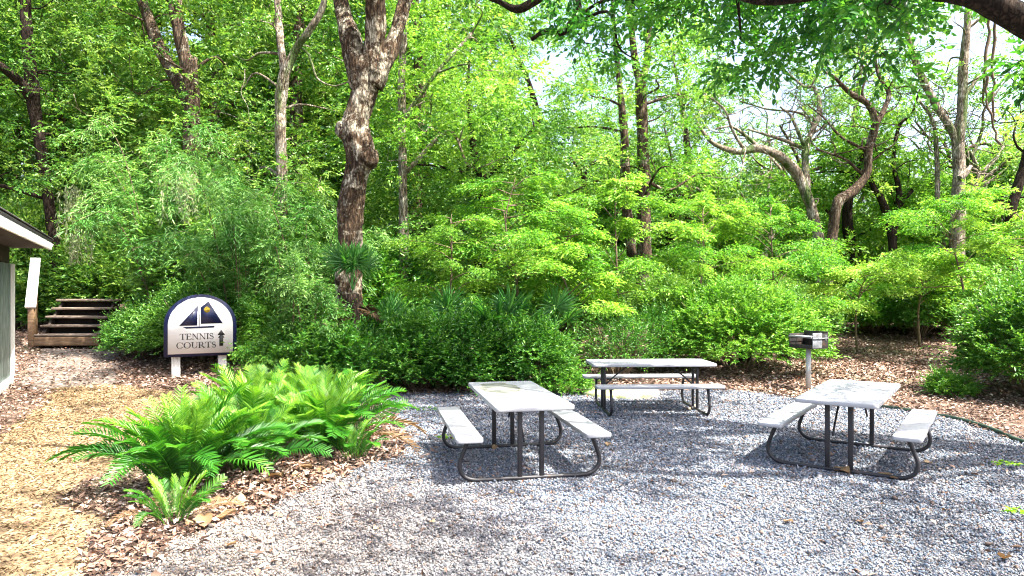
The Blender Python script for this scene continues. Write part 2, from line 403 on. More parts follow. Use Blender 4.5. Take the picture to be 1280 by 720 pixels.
def sprigs(mb, O, D, length, nl, Ll, Lw, g, tone0, kind='oval', droop=.15, upn=.8, jit=.45, tvar=.18, spread=.9):
    """each origin carries a short twig of nl leaves set left and right along it"""
    n = len(O); D = nrm(D)
    length = np.broadcast_to(np.asarray(length, float), (n,)); tone0 = np.broadcast_to(np.asarray(tone0, float), (n,))
    t = (np.arange(nl) + .6) / nl
    side = np.where(np.arange(nl) % 2 == 0, 1., -1.)
    S = nrm(np.cross(D, np.array([0, 0, 1.]) + g.normal(0, .25, (n, 3))))
    P = O[:, None] + D[:, None] * (length[:, None] * t[None])[..., None]
    P[..., 2] -= droop * length[:, None] * t[None] ** 2
    P = P + g.normal(0, .02, P.shape) * length[:, None, None]
    LD = D[:, None] * (.55 + .5 * t)[None, :, None] + S[:, None] * (side * spread * (1.15 - .7 * t))[None, :, None] + g.normal(0, jit * .6, P.shape)
    LD[..., 2] -= droop * .8
    LN = np.array([0, 0, 1.]) * upn + g.normal(0, jit, P.shape)
    tn = np.clip(tone0[:, None] + .12 * t[None] + g.normal(0, tvar, (n, nl)), 0, 1)
    sc = g.uniform(.7, 1.15, (n, nl))
    add_leaves(mb, P.reshape(-1, 3), LD.reshape(-1, 3), LN.reshape(-1, 3), (Ll * sc).ravel(), (Lw * sc).ravel(), tn.ravel(), kind)


def mound(name, mat, rx, ry, h, nsp, Ll, Lw, seed, tone=.4, nl=9, length=.16, kind='oval', rough=.16, stems=14, parent=None, spike=.55):
    """leaf shell of a dense shrub, plus stems"""
    g = np.random.default_rng(seed)
    mb = MB()
    d = unit(nsp * 2, g); d = d[d[:, 2] > -.25][:nsp]
    hole = wobble(d, g, 5, 5.5); d = d[(hole > -.30) | (g.random(len(d)) < .25)]
    r = 1 + rough * 1.6 * wobble(d, g, 5, 3.2) + rough * wobble(d, g, 5, 8)
    depth = 1 - np.abs(g.normal(0, .16, len(d)))
    inner = g.random(len(d)) < .2; depth[inner] *= g.uniform(.4, .8, inner.sum())
    O = d * (r * depth)[:, None] * np.array([rx, ry, h * .62]) + np.array([0, 0, h * .36])
    O[:, 2] = np.maximum(O[:, 2], .04 + .1 * g.random(len(O)))
    D = d * np.array([1, 1, .7]) + np.array([0, 0, .45]) + g.normal(0, .35, d.shape)
    lens = length * g.uniform(.7, 1.3, len(d)) * (1 + spike * (g.random(len(d)) < .12) * 3)
    tn = tone + .16 * wobble(d, g, 4, 5)
    sprigs(mb, O, D, lens, nl, Ll, Lw, g, tn, kind)
    cr = mb.build('crown', mat, parent)
    sb = MB()
    for i in range(stems):
        a = g.uniform(0, 6.28); e = np.array([math.cos(a) * rx * .75, math.sin(a) * ry * .75, h * g.uniform(.5, .85)])
        b = e * np.array([.15, .15, 0])
        p, q = catmull([b, e * np.array([.55, .55, .5]) + g.normal(0, .05, 3), e], [.022, .014, .006], 4)
        tube(sb, p, q, 5)
    sb.build('stems', M['twig'], parent, True)
    return cr


def tree(name, label, cat, base, trunks, clumps, leaf, bark, seed, Ll=.1, Lw=.05, kind='diamond', nl=8, slen=.35, tone=.45, group=None, branches=True, lump=.05, seg=10, droop=.2, maxbr=1.0, upn=.7, dens=1.6, wander=0):
    """trunks: list of (points, radii) in world space; clumps: (centre, radius, sprig count)"""
    g = np.random.default_rng(seed)
    base = np.array(base, float)
    root = thing(name, label, cat, base, 0, group)
    tb = MB(); cloud = []; crad = []
    for k, (P, Rr) in enumerate(trunks):
        p, r = catmull(P, Rr, 7)
        tube(tb, p - base, r, seg, lump, seed=seed * 7 + k)
        cloud.append(p); crad.append(r)
    cloud = np.concatenate(cloud); crad = np.concatenate(crad)
    if branches:
        for c, rad, n in clumps:
            c = np.asarray(c, float)
            if g.random() > maxbr: continue
            d = np.linalg.norm(cloud - c, axis=1) + 1.2 * np.maximum(0, cloud[:, 2] - c[2])
            i = int(np.argmin(d + g.uniform(0, .3, len(d))))
            s = cloud[i]; L = np.linalg.norm(c - s)
            if L < .1: continue
            m1 = s + (c - s) * .4 + g.normal(0, .10, 3) * L + np.array([0, 0, .10 * L])
            m2 = s + (c - s) * .75 + g.normal(0, .08, 3) * L
            r0 = min(crad[i] * .6, .012 + .018 * L)
            p, r = catmull([s, m1, m2, c], [r0, r0 * .7, r0 * .45, .006], 5)
            tube(tb, p - base, r, 5, .04, seed=i)
            # the new limb can carry further limbs
            cloud = np.concatenate([cloud, p[4::3]]); crad = np.concatenate([crad, r[4::3]])
    for _ in range(wander):
        i = int(g.integers(len(cloud) // 6, len(cloud))); s = cloud[i]
        if s[2] < EYE + 1.2: continue
        d = nrm(np.array([g.normal(), g.normal() * .5, g.uniform(-.1, .8)])); P = [s]; st = g.uniform(.25, .5)
        for q in range(int(g.integers(4, 9))):
            d = nrm(d + g.normal(0, .55, 3) * np.array([1, .6, .8]) + np.array([0, 0, .08])); P.append(P[-1] + d * st)
        r0 = min(crad[i] * .6, g.uniform(.016, .042)); p, r = catmull(P, np.linspace(r0, .008, len(P)), 4)
        tube(tb, p - base, r, 6, .05, seed=i)
        cloud = np.concatenate([cloud, p[3::3]]); crad = np.concatenate([crad, r[3::3]])
    tb.build('trunk', bark, root, True)
    if clumps:
        mb = MB()
        for c, rad, n in clumps:
            n = int(n * dens)
            c = np.asarray(c, float) - base
            rad = np.broadcast_to(np.asarray(rad, float), (3,))
            m = max(3, n // 9); dc = unit(m, g) * (g.uniform(.35, 1, m) ** .6)[:, None]      # leaves sit in tufts round twig ends
            w_ = g.integers(0, m, n); d = dc[w_] + unit(n, g) * g.uniform(.05, .34, (n, 1))
            O = c + d * rad
            D = nrm(dc)[w_] * np.array([1, 1, .4]) * .6 + nrm(d - dc[w_]) * np.array([1, 1, .6]) + g.normal(0, .25, d.shape)
            sprigs(mb, O, D, slen * g.uniform(.5, 1.1, n), nl, Ll, Lw, g, tone + g.normal(0, .16) + g.normal(0, .10, m)[w_], kind, droop, upn)
        mb.build('crown', leaf, root)
    return root


def boxclumps(seed, n, px0, py0, px1, py1, Y0, Y1, rad, ns, flat=.55, avoid=()):
    g = np.random.default_rng(seed); out = []
    while len(out) < n:
        px, py = g.uniform(px0, px1), g.uniform(py0, py1)
        if any(a <= px <= c and b <= py <= d for a, b, c, d in avoid):
            n -= 1; continue
        c = wp(px, py, g.uniform(Y0, Y1)); r = rad * g.uniform(.65, 1.3)
        out.append((c, (r, r, r * flat), max(4, int(ns * (r / rad) ** 2))))
    return out


def pl(Y, *pts):
    """trunk polyline from (px, py, width px[, dY])"""
    P = []; R = []
    for q in pts:
        y = Y + (q[3] if len(q) > 3 else 0)
        P.append(wp(q[0], q[1], y)); R.append(q[2] / F * y / 2)
    return (np.array(P), np.array(R))


def thin(tr, k=.8):
    return [(P, R_ * k) for P, R_ in tr]


def grounded(tr):
    """extend the first trunk of a list down into the ground"""
    P, R_ = tr[0]
    b = P[0].copy(); b[2] = float(hgt(b[0], b[1])) - .05
    if P[0][2] - b[2] > .1:
        tr[0] = (np.vstack([b, P]), np.r_[R_[0] * 1.25, R_])
    base = tr[0][0][0].copy(); base[2] += .05
    return base, tr


# ------------------------------------------------------------------ ground, gravel, paths
def inpoly(x, y, poly):
    x = np.asarray(x); y = np.asarray(y); r = np.zeros(x.shape, bool)
    n = len(poly); j = n - 1
    for i in range(n):
        xi, yi = poly[i]; xj, yj = poly[j]
        c = ((yi > y) != (yj > y)) & (x < (xj - xi) * (y - yi) / (yj - yi + 1e-12) + xi)
        r ^= c; j = i
    return r


YARD = [(-2.72, 4.3), (-2.4, 4.9), (-2.12, 5.6), (-1.68, 6.5), (-1.25, 7.6), (-1.22, 9.0), (-1.85, 10.9), (-2.25, 12.25), (-.6, 12.5), (1.2, 12.5), (3.8, 12.75), (4.4, 12.4), (4.75, 11.6), (5.75, 10.85), (6.22, 9.9), (6.02, 8.4), (6.4, 7.2), (6.6, 5.5), (6.8, 2), (7, -6), (-3, -6), (-2.7, 3)]
PATH = [(-2.70, 4.4), (-2.98, 5.1), (-3.3, 5.6), (-3.95, 6.2), (-4.1, 7.5), (-4.0, 9.2), (-4.3, 10.6), (-5.2, 11.9), (-6.1, 12.65), (-7.5, 13.35), (-8.35, 12.75), (-7.4, 11.4), (-6.7, 9.6), (-6.0, 8.2), (-6.4, 6), (-7, 2), (-7, -6), (-3, -6), (-2.9, 3)]
WALK = [(-8.6, 12.6), (-7.4, 13.3), (-7.9, 14.2), (-10.3, 18.6), (-12.3, 18.6), (-9.4, 13.6)]


def wob2(x, y, a=.09):
    return a * (np.sin(x * 5.1 + y * 2.3) + np.sin(y * 6.7 - x * 1.9) + .6 * np.sin(x * 13 + 2) + .6 * np.sin(y * 11 + x * 4)) / 2


def zone(x, y):
    """1 gravel, 2 straw path, 3 dirt walk, 0 litter"""
    a = wob2(x, y); b = wob2(y + 3, x)
    z = np.zeros(np.shape(x), int)
    z[inpoly(x + a, y + b, WALK)] = 3; z[inpoly(x + a, y + b, PATH)] = 2; z[inpoly(x + a, y + b, YARD)] = 1
    return z


def axis(lo, hi, a, b, fine, coarse):
    return np.unique(np.r_[np.linspace(lo, a, int((a - lo) / coarse) + 2), np.arange(a, b, fine), np.linspace(b, hi, int((hi - b) / coarse) + 2)].round(4))


def grid_sheet(name, xs, ys, zoff, mat, mask=None):
    X, Y = np.meshgrid(xs, ys); Z = hgt(X, Y) + zoff
    V = np.stack([X, Y, Z], -1).reshape(-1, 3); w = len(xs)
    i = (np.arange(len(ys) - 1)[:, None] * w + np.arange(w - 1)[None])
    if mask is not None:
        xc = (X[:-1, :-1] + X[1:, 1:]) / 2; yc = (Y[:-1, :-1] + Y[1:, 1:]) / 2
        i = i[mask(xc, yc)]
    i = i.ravel(); Fq = np.stack([i, i + 1, i + w + 1, i + w], -1)
    used = np.unique(Fq); rm = np.full(len(V), -1); rm[used] = np.arange(len(used))
    mb = MB().add(V[used], rm[Fq])
    return tag(mb.build(name, mat, None, True), kind='structure')


grid_sheet('ground', axis(-320, 320, -24, 24, .35, 12), axis(-60, 420, -2, 40, .35, 12), 0, M['soil'])
gx, gy = np.arange(-3.6, 8, .06), np.arange(-6, 13.4, .06)
grid_sheet('gravel_yard', gx, gy, .008, M['gravel_bed'], lambda x, y: zone(x, y) == 1)
gx, gy = np.arange(-9.2, -2.0, .06), np.arange(-6, 14, .06)
grid_sheet('path', gx, gy, .008, M['straw_bed'], lambda x, y: zone(x, y) == 2)
gx, gy = np.arange(-13, -7, .08), np.arange(12.2, 19, .08)
grid_sheet('dirt_walk', gx, gy, .006, M['dirt_path'], lambda x, y: zone(x, y) == 3)


def frustum_pts(n, y0, y1, g, bias=1.0, m=2.3):
    """random ground points inside the view with a margin; bias < 1 puts more of them near"""
    y = np.sqrt(g.uniform(y0 ** 2, y1 ** 2, n)) if bias == 1 else y0 + (y1 - y0) * g.uniform(0, 1, n) ** bias
    x = g.uniform(-1, 1, n) * (y * .74 + m)
    return x, y


def stones():
    g = np.random.default_rng(3)
    x, y = frustum_pts(1200000, 3.9, 13.0, g)
    k = zone(x, y) == 1
    # a thin spill of gravel over the edges
    k |= (zone(x + g.normal(0, .22, len(x)), y + g.normal(0, .22, len(x))) == 1) & (g.random(len(x)) < .35)
    x, y = x[k], y[k]
    keep = g.random(len(x)) < np.clip(1.1 - (y - 5.5) * .06, .5, 1); x, y = x[keep], y[keep]
    n = len(x)
    r = g.gamma(6, .0070 / 6, n) * np.clip(1 + (y - 5) * .05, .9, 1.4)
    o = np.array([(1, 0, 0), (-1, 0, 0), (0, 1, 0), (0, -1, 0), (0, 0, 1), (0, 0, -1)], float)
    fc = np.array([(0, 2, 4), (2, 1, 4), (1, 3, 4), (3, 0, 4), (2, 0, 5), (1, 2, 5), (3, 1, 5), (0, 3, 5)])
    V = o[None] + g.normal(0, .28, (n, 6, 3))
    V *= (r[:, None] * g.uniform(.65, 1.35, (n, 3)))[:, None] * np.array([1, 1, .75])
    q = nrm(g.normal(size=(n, 4)) * np.array([1, .35, .35, 1])); w, a, b, c = q.T
    Rm = np.stack([1 - 2 * (b * b + c * c), 2 * (a * b - c * w), 2 * (a * c + b * w), 2 * (a * b + c * w), 1 - 2 * (a * a + c * c), 2 * (b * c - a * w), 2 * (a * c - b * w), 2 * (b * c + a * w), 1 - 2 * (a * a + b * b)], -1).reshape(n, 3, 3)
    V = np.einsum('nij,nkj->nki', Rm, V)
    V += np.stack([x, y, hgt(x, y) + .010 + r * g.uniform(-.2, 1.1, n)], -1)[:, None]
    pal = np.array([(.22, .26, .31), (.34, .37, .41), (.46, .47, .49), (.60, .56, .54), (.66, .56, .52), (.30, .20, .15), (.11, .13, .16), (.42, .33, .29)])
    c = pal[g.choice(8, n, p=[.19, .19, .12, .09, .11, .08, .14, .08])] * (g.uniform(.30, .62, n) * (1 + .16 * np.sin(x * 1.3 + 2 * np.sin(y * .8)) * np.sin(y * 1.7 + x * .5)))[:, None] * np.array([.92, 1.0, 1.12])
    warm = np.clip(1.15 - np.hypot((x + 2.2) / 2.6, (y - 4.6) / 2.8), 0, 1)[:, None]; c = c * (1 - warm) + c.mean(1, keepdims=True) * np.array([1.22, 1.0, .84]) * warm     # tan grit tracked in from the path
    mb = MB().add(V.reshape(-1, 3), (fc[None] + np.arange(n)[:, None, None] * 6).reshape(-1, 3), tint=np.repeat(c, 6, 0))
    tag(mb.build('gravel_stones', M['stone_chip']), 'loose blue grey and pinkish crushed gravel covering the picnic yard', 'gravel', kind='stuff')


stones()


def straw():
    g = np.random.default_rng(4)
    x, y = frustum_pts(220000, 3.9, 14, g)
    k = zone(x + g.normal(0, .1, len(x)), y + g.normal(0, .1, len(x))) == 2; x, y = x[k], y[k]; n = len(x)
    P = np.stack([x, y, hgt(x, y) + g.uniform(.010, .026, n)], -1)
    D = unit(n, g) * np.array([1, 1, .22]); N = np.array([0, 0, 1.]) + g.normal(0, .35, (n, 3))
    mb = MB(); add_leaves(mb, P, D, N, g.uniform(.02, .06, n), g.uniform(.008, .02, n), 0., 'diamond'); mb.T = []
    pal = np.array([(.30, .22, .12), (.215, .15, .08), (.14, .09, .045), (.39, .31, .20), (.07, .045, .025)])
    wv = .5 + .5 * np.sin(x * 1.7 + np.sin(y * 1.1) * 1.5) * np.sin(y * .9 + x * .6)     # trodden and littered drifts
    c = pal[g.choice(5, n, p=[.3, .3, .2, .12, .08])] * (g.uniform(.75, 1.2, n) * (.78 + .4 * wv))[:, None]
    mb.C = [np.repeat(c, 4, 0)]
    tag(mb.build('straw_chips', M['chip']), 'tan bark chips and straw strewn over the footpath', 'mulch', kind='stuff')


straw()


def litter():
    g = np.random.default_rng(5)
    x, y = frustum_pts(185000, 3.9, 26, g, 1)
    z = zone(x, y)
    p = np.choose(z, [1.0, .045, .09, .40]); p = p * np.where(y > 16, .6, 1)
    near_bed = (np.hypot((x + 2.2) / 1.3, (y - 6.5) / 2.2) < 1.25) & (z == 0); p = np.where(near_bed, 1, p)
    k = g.random(len(x)) < p; x, y = x[k], y[k]
    # denser mulch in the fern bed and around the sign
    for (cx, cy, sx, sy, m) in ((-2.3, 6.6, .7, 1.3, 14000), (-5.5, 13.5, 1.8, 1.0, 5000), (6.8, 13.5, 1.8, 2.2, 6000)):
        a = g.normal(cx, sx, m); b = g.normal(cy, sy, m); q = zone(a, b)
        s = (q == 0) | (g.random(m) < .12) & (q == 1); x = np.r_[x, a[s]]; y = np.r_[y, b[s]]
    n = len(x)
    P = np.stack([x, y, hgt(x, y) + g.uniform(.010, .045, n)], -1)
    D = unit(n, g) * np.array([1, 1, .3]); N = np.array([0, 0, 1.]) + g.normal(0, .4, (n, 3))
    L = g.uniform(.035, .085, n) * np.where(y > 12, 1.25, 1)
    mb = MB(); add_leaves(mb, P, D, N, L, L * g.uniform(.35, .6, n), 0., 'diamond'); mb.T = []
    pal = np.array([(.16, .10, .072), (.25, .165, .125), (.36, .27, .22), (.085, .054, .038), (.46, .38, .32), (.25, .13, .085)])
    c = pal[g.choice(6, n, p=[.24, .24, .18, .16, .1, .08])] * g.uniform(.75, 1.2, (n, 1))
    mb.C = [np.repeat(c, 4, 0)]
    tag(mb.build('leaf_litter', M['chip']), 'brown fallen leaves and mulch scattered over the bare ground', 'leaf litter', kind='stuff')


litter()


# ------------------------------------------------------------------ picnic tables
def table_parts():
    d = {}
    V, Fs = rounded_slab(.76, 1.83, .045); V[:, 2] += .736 - .0225
    d['tabletop'] = MB().add(V, Fs).mesh('tabletop', M['resin'])
    d['tabletop_stained'] = MB().add(V, Fs).mesh('tabletop_stained', M['resin_stained'])
    V, Fs = rounded_slab(.25, 1.83, .042, .03); V[:, 2] += .458 - .021
    d['bench_seat'] = MB().add(V, Fs).mesh('bench_seat', M['resin'])
    mb = MB()                                   # one end frame: bent tube lying on the ground, rising to both seats
    half = [(.605, .413), (.625, .36), (.672, .24), (.688, .17), (.675, .105), (.63, .055), (.56, .028), (.46, .022)]
    P = [(x, 0, z) for x, z in half] + [(.2, 0, .022), (-.2, 0, .022)] + [(-x, 0, z) for x, z in half[::-1]]
    p, r = catmull(P, [.0205] * len(P), 5); tube(mb, p, r, 10)
    for s in (-1, 1):
        add_box(mb, (.17, .05, .012), (s * .62, 0, .409), bevel=.003)
    add_box(mb, (.5, .045, .014), (0, 0, .683), bevel=.003)
    d['end_frame'] = mb.mesh('end_frame', M['steel_dark'], True)
    mb = MB(); add_box(mb, (.046, .034, .64), (0, 0, .355), bevel=.006); d['leg'] = mb.mesh('leg', M['steel_dark'])
    mb = MB(); p, r = catmull([(0, 0, .36), (0, -.19, .53), (0, -.40, .684)], [.011] * 3, 5); tube(mb, p, r, 8)
    add_box(mb, (.04, .06, .01), (0, -.41, .685), bevel=.002); d['brace'] = mb.mesh('brace', M['steel_dark'], True)
    return d


TP = table_parts()


def picnic_table(label, loc, yaw, stained=False, sink=0):
    t = thing('picnic_table', label, 'picnic table', (loc[0], loc[1], float(hgt(*loc)) + .012 + sink), yaw, 'picnic tables on the gravel')
    inst('tabletop', TP['tabletop_stained' if stained else 'tabletop'], t)
    for s in (-1, 1): inst('bench_seat', TP['bench_seat'], t, (s * .618, 0, 0))
    for s in (-1, 1):
        fr = inst('end_frame', TP['end_frame'], t, (0, s * .70, 0))
        for q in (-1, 1): inst('leg', TP['leg'], t, (q * .107, s * .70, 0))
        inst('brace', TP['brace'], t, (s * .06, s * .68, 0), (0, 0, 0 if s > 0 else PI))
    return t


picnic_table('grey picnic table with an oval dirt stain on its top, nearest the fern bed', (.04, 7.5), .203, True)
picnic_table('clean grey picnic table nearest the green edging and right hand hedge', (3.66, 7.67), -.603)
picnic_table('picnic table standing lengthwise in front of the hedge beside the mossy slab', (2.075, 10.74), 1.616)


# ------------------------------------------------------------------ charcoal grill
def grill():
    x, y = wp(1010.5, 0, 12.9)[:2]; z = float(hgt(x, y))
    t = thing('charcoal_grill', 'black and grey park charcoal grill on a pale steel post', 'grill', (x, y, z), math.radians(-62.6))
    mb = MB(); tube(mb, [(0, 0, -.05), (0, 0, .76)], .047, 14); mb.build('post', M['galv'], t, True)
    mb = MB()
    add_box(mb, (.52, .40, .014), (0, 0, .765), bevel=.002)
    add_box(mb, (.012, .40, .24), (-.254, 0, .892), bevel=.002)
    add_box(mb, (.52, .012, .29), (0, .194, .917), bevel=.002)
    add_box(mb, (.496, .010, .055), (0, -.194, .80), bevel=.002)
    add_box(mb, (.012, .155, .25), (.256, .12, .90), bevel=.002)
    mb.build('firebox', M['steel_black'], t)
    mb = MB()
    add_box(mb, (.012, .24, .165), (.256, -.08, .8545), bevel=.002); add_box(mb, (.012, .24, .10), (.256, -.08, .992), bevel=.002)
    add_box(mb, (.02, .02, .10), (.262, .13, .95), bevel=.002); add_box(mb, (.03, .40, .016), (.262, 0, .945), bevel=.002)
    mb.build('side_plate', M['steel_grey'], t)
    mb = MB()
    for k in range(15): tube(mb, [(-.235 + k * .0335, -.2, .965), (-.235 + k * .0335, .18, .965)], .0055, 6)
    for q in (-.205, 0, .17): tube(mb, [(-.245, q, .953), (.245, q, .953)], .007, 6)
    add_box(mb, (.50, .03, .028), (0, -.215, .966), bevel=.003)
    mb.build('grate', M['steel_grey'], t)


grill()


# ------------------------------------------------------------------ sign
def poly_plate(mb, pts, y0, y1):
    """plate with outline pts (x, z) between depths y0 (front) and y1"""
    n = len(pts); P = np.array(pts, float)
    a = sum(P[i][0] * P[(i + 1) % n][1] - P[(i + 1) % n][0] * P[i][1] for i in range(n))
    if a < 0: P = P[::-1]
    V = np.concatenate([np.c_[P[:, 0], np.full(n, y0), P[:, 1]], np.c_[P[:, 0], np.full(n, y1), P[:, 1]]])
    i = np.arange(n); j = (i + 1) % n
    mb.add(V, [i[None], (i[::-1] + n)[None], np.stack([j, i, i + n, j + n], -1)])


def arch(w, hs, ha, n=28):
    """arched outline: straight sides to hs, semi-elliptic top to hs + ha"""
    p = [(-w / 2, 0), (w / 2, 0)]
    for k in range(n + 1):
        a = PI * k / n; p.append((w / 2 * math.cos(a), hs + ha * math.sin(a)))
    return p


class Glyphs:
    T, S, H = .155, .06, .05                       # thick, thin, serif height

    def __init__(s, mb, x, z, h, asp, depth):
        s.mb, s.x, s.z, s.h, s.asp, s.d, s.k = mb, x, z, h, asp, depth, 0

    def poly(s, pts):
        s.k += 1
        poly_plate(s.mb, [(s.x + p[0] * s.h * s.asp, s.z + p[1] * s.h) for p in pts], s.d - .0015 - s.k * .00004, s.d + .002)

    def rect(s, a, b, c, d): s.poly([(a, b), (c, b), (c, d), (a, d)])

    def stem(s, x, w, lo=0, hi=1, sl=.09):
        s.rect(x, lo, x + w, hi)
        for z, on in ((0, lo == 0), (1 - s.S, hi == 1)):
            if on: s.rect(x - sl, z, x + w + sl, z + s.S)

    def arc(s, cx, cz, rx, rz, a0, a1, tx, tz, n=20):
        o = []; i = []
        for k in range(n + 1):
            a = math.radians(a0 + (a1 - a0) * k / n); c, q = math.cos(a), math.sin(a)
            o.append((cx + rx * c, cz + rz * q)); i.append((cx + (rx - tx) * c, cz + (rz - tz) * q))
        for k in range(n): s.poly([o[k], o[k + 1], i[k + 1], i[k]])

    def put(s, ch):
        T, S = s.T, s.S
        if ch == 'T':
            s.stem(.34, T, 0, .97); s.rect(.02, .94, .82, 1); s.poly([(.02, .96), (.02, .74), (.06, .74), (.14, .96)]); s.poly([(.82, .96), (.82, .74), (.78, .74), (.70, .96)]); s.rect(.25, 0, .59, S); return .84
        if ch == 'E':
            s.stem(.10, T); s.rect(.1, .94, .66, 1); s.rect(.1, 0, .70, .06); s.rect(.2, .49, .54, .55)
            s.poly([(.66, .96), (.66, .76), (.62, .76), (.54, .96)]); s.poly([(.72, .04), (.74, .26), (.70, .26), (.58, .04)]); s.rect(.51, .41, .55, .63); return .78
        if ch == 'N':
            s.stem(.12, S); s.stem(.74, S); s.poly([(.06, 1), (.24, 1), (.82, 0), (.70, 0)]); return .96
        if ch == 'I':
            s.stem(.12, T); return .40
        if ch == 'S':
            n = 26; P = []
            for k in range(n + 1):
                t = k / n; a = math.radians(40 + 230 * min(t / .5, 1)) if t <= .5 else math.radians(90 - 230 * (t - .5) / .5)
                P.append((.31 + .21 * math.cos(a), .74 + .215 * math.sin(a)) if t <= .5 else (.31 + .25 * math.cos(a), .27 + .245 * math.sin(a)))
            for k in range(n):
                (x0, z0), (x1, z1) = P[k], P[k + 1]; t = (k + .5) / n; w = .03 + .055 * math.exp(-((t - .5) / .2) ** 2)
                l = math.hypot(x1 - x0, z1 - z0) or 1; nx, nz = -(z1 - z0) / l * w, (x1 - x0) / l * w
                s.poly([(x0 - nx, z0 - nz), (x1 - nx, z1 - nz), (x1 + nx, z1 + nz), (x0 + nx, z0 + nz)])
            s.rect(.46, .70, .51, .97); s.rect(.06, .03, .11, .30); return .66
        if ch == 'O':
            s.arc(.5, .5, .47, .52, 0, 360, T, .05, 36); return 1.02
        if ch == 'C':
            s.arc(.5, .5, .47, .52, 42, 318, T, .05, 30); s.rect(.82, .66, .87, .98); s.poly([(.80, .12), (.88, .22), (.84, .26), (.74, .16)]); return .94
        if ch == 'U':
            s.stem(.10, T, .3, 1); s.stem(.72, S, .3, 1); s.arc(.44, .31, .34, .33, 180, 360, .11, .07, 18); return .92
        if ch == 'R':
            s.stem(.10, T); s.rect(.2, .94, .40, 1); s.rect(.2, .46, .40, .52); s.arc(.40, .73, .27, .27, -90, 90, .14, .06, 16)
            s.poly([(.34, .48), (.50, .50), (.88, .05), (.68, .05)]); s.rect(.66, 0, .94, S); return .92
        return .4

    def text(s, w):
        for c in w:
            a = s.put(c); s.x += a * s.h * s.asp


def sign():
    x, y = wp(251, 0, 14.3)[:2]; z = float(hgt(x, y)); a = math.radians(28)
    t = thing('tennis_courts_sign', 'white arched tennis courts sign with a navy border, sailboat and arrow', 'sign', (x, y, z), a)
    z0 = EYE - (443.5 - 360) / F * 14.3 - z
    W, HT = 1.34, 1.24
    mb = MB(); poly_plate(mb, [(p[0], p[1] + z0) for p in arch(W, .62, .62)], -.045, .045); mb.build('sign_board', M['navy'], t)
    fw, fh = W - .14, HT - .115
    mb = MB(); poly_plate(mb, [(p[0], p[1] + z0 + .055) for p in arch(fw, .565, fh - .565)], -.049, -.03); mb.build('sign_face', M['sign_white'], t)
    X = lambda u: (u - 346) * (fw / 448); Z = lambda v: z0 + .055 + (508 - v) * (fh / 393)
    q = lambda *p: [(X(u), Z(v)) for u, v in p]
    d = -.049
    e = t
    mb = MB(); poly_plate(mb, q((198, 312), (324, 174), (320, 312)), d - .004, d + .002); poly_plate(mb, q((345, 186), (397, 144), (497, 299), (345, 301)), d - .004, d + .002)
    mb.build('sailboat_sails', M['navy'], e)
    mb = MB(); poly_plate(mb, q((222, 321), (443, 317), (434, 329), (246, 333)), d - .004, d + .002); mb.build('sailboat_hull', M['navy'], e)
    mb = MB(); poly_plate(mb, q((331, 150), (336, 150), (337, 318), (331, 318)), d - .003, d + .002); mb.build('mast', M['steel_grey'], e)
    mb = MB(); poly_plate(mb, [(X(387 + 21 * math.cos(k * PI / 12)), Z(202 + 21 * math.sin(k * PI / 12))) for k in range(24)], d - .007, d - .001); bl = mb.build('tennis_ball', M['gold'], e)
    mb = MB()
    for off in (-9, 9):
        for k in range(8):
            u0, u1 = -18 + k * 4.5, -18 + (k + 1) * 4.5
            f = lambda u: off - 4 + .012 * u * u * (1 if off > 0 else -1) + u * -.15
            poly_plate(mb, q((387 + u0, 202 + f(u0)), (387 + u1, 202 + f(u1)), (387 + u1, 204.5 + f(u1)), (387 + u0, 204.5 + f(u0))), d - .0085, d - .006)
    mb.build('ball_seam', M['ink'], bl)
    mb = MB(); hh = (410 - 368) * (fh / 393); asp = (440 - 203) * (fw / 448) / (.84 + .78 + .96 + .96 + .40 + .66) / hh
    Glyphs(mb, X(200), Z(410), hh, asp, d).text('TENNIS'); mb.build('lettering', M['ink'], e)
    mb = MB(); hh = (470 - 428) * (fh / 393); asp = (456 - 180) * (fw / 448) / (.94 + 1.02 + .92 + .92 + .84 + .66) / hh
    Glyphs(mb, X(177), Z(470), hh, asp, d).text('COURTS'); mb.build('lettering', M['ink'], e)
    mb = MB(); poly_plate(mb, q((487, 346), (514, 384), (460, 384)), d - .004, d + .002); poly_plate(mb, q((474, 391), (501, 391), (501, 460), (474, 460)), d - .004, d + .002); poly_plate(mb, q((487, 372), (510, 402), (464, 402)), d - .0036, d + .002); mb.build('arrow', M['ink'], e)
    for s, u in ((-1, 178), (1, 500)):
        mb = MB(); add_box(mb, (.16, .10, z0 + .35), (X(u), .096, (z0 + .35) / 2 - .05), bevel=.008); mb.build('post', M['white_paint'], e)


sign()


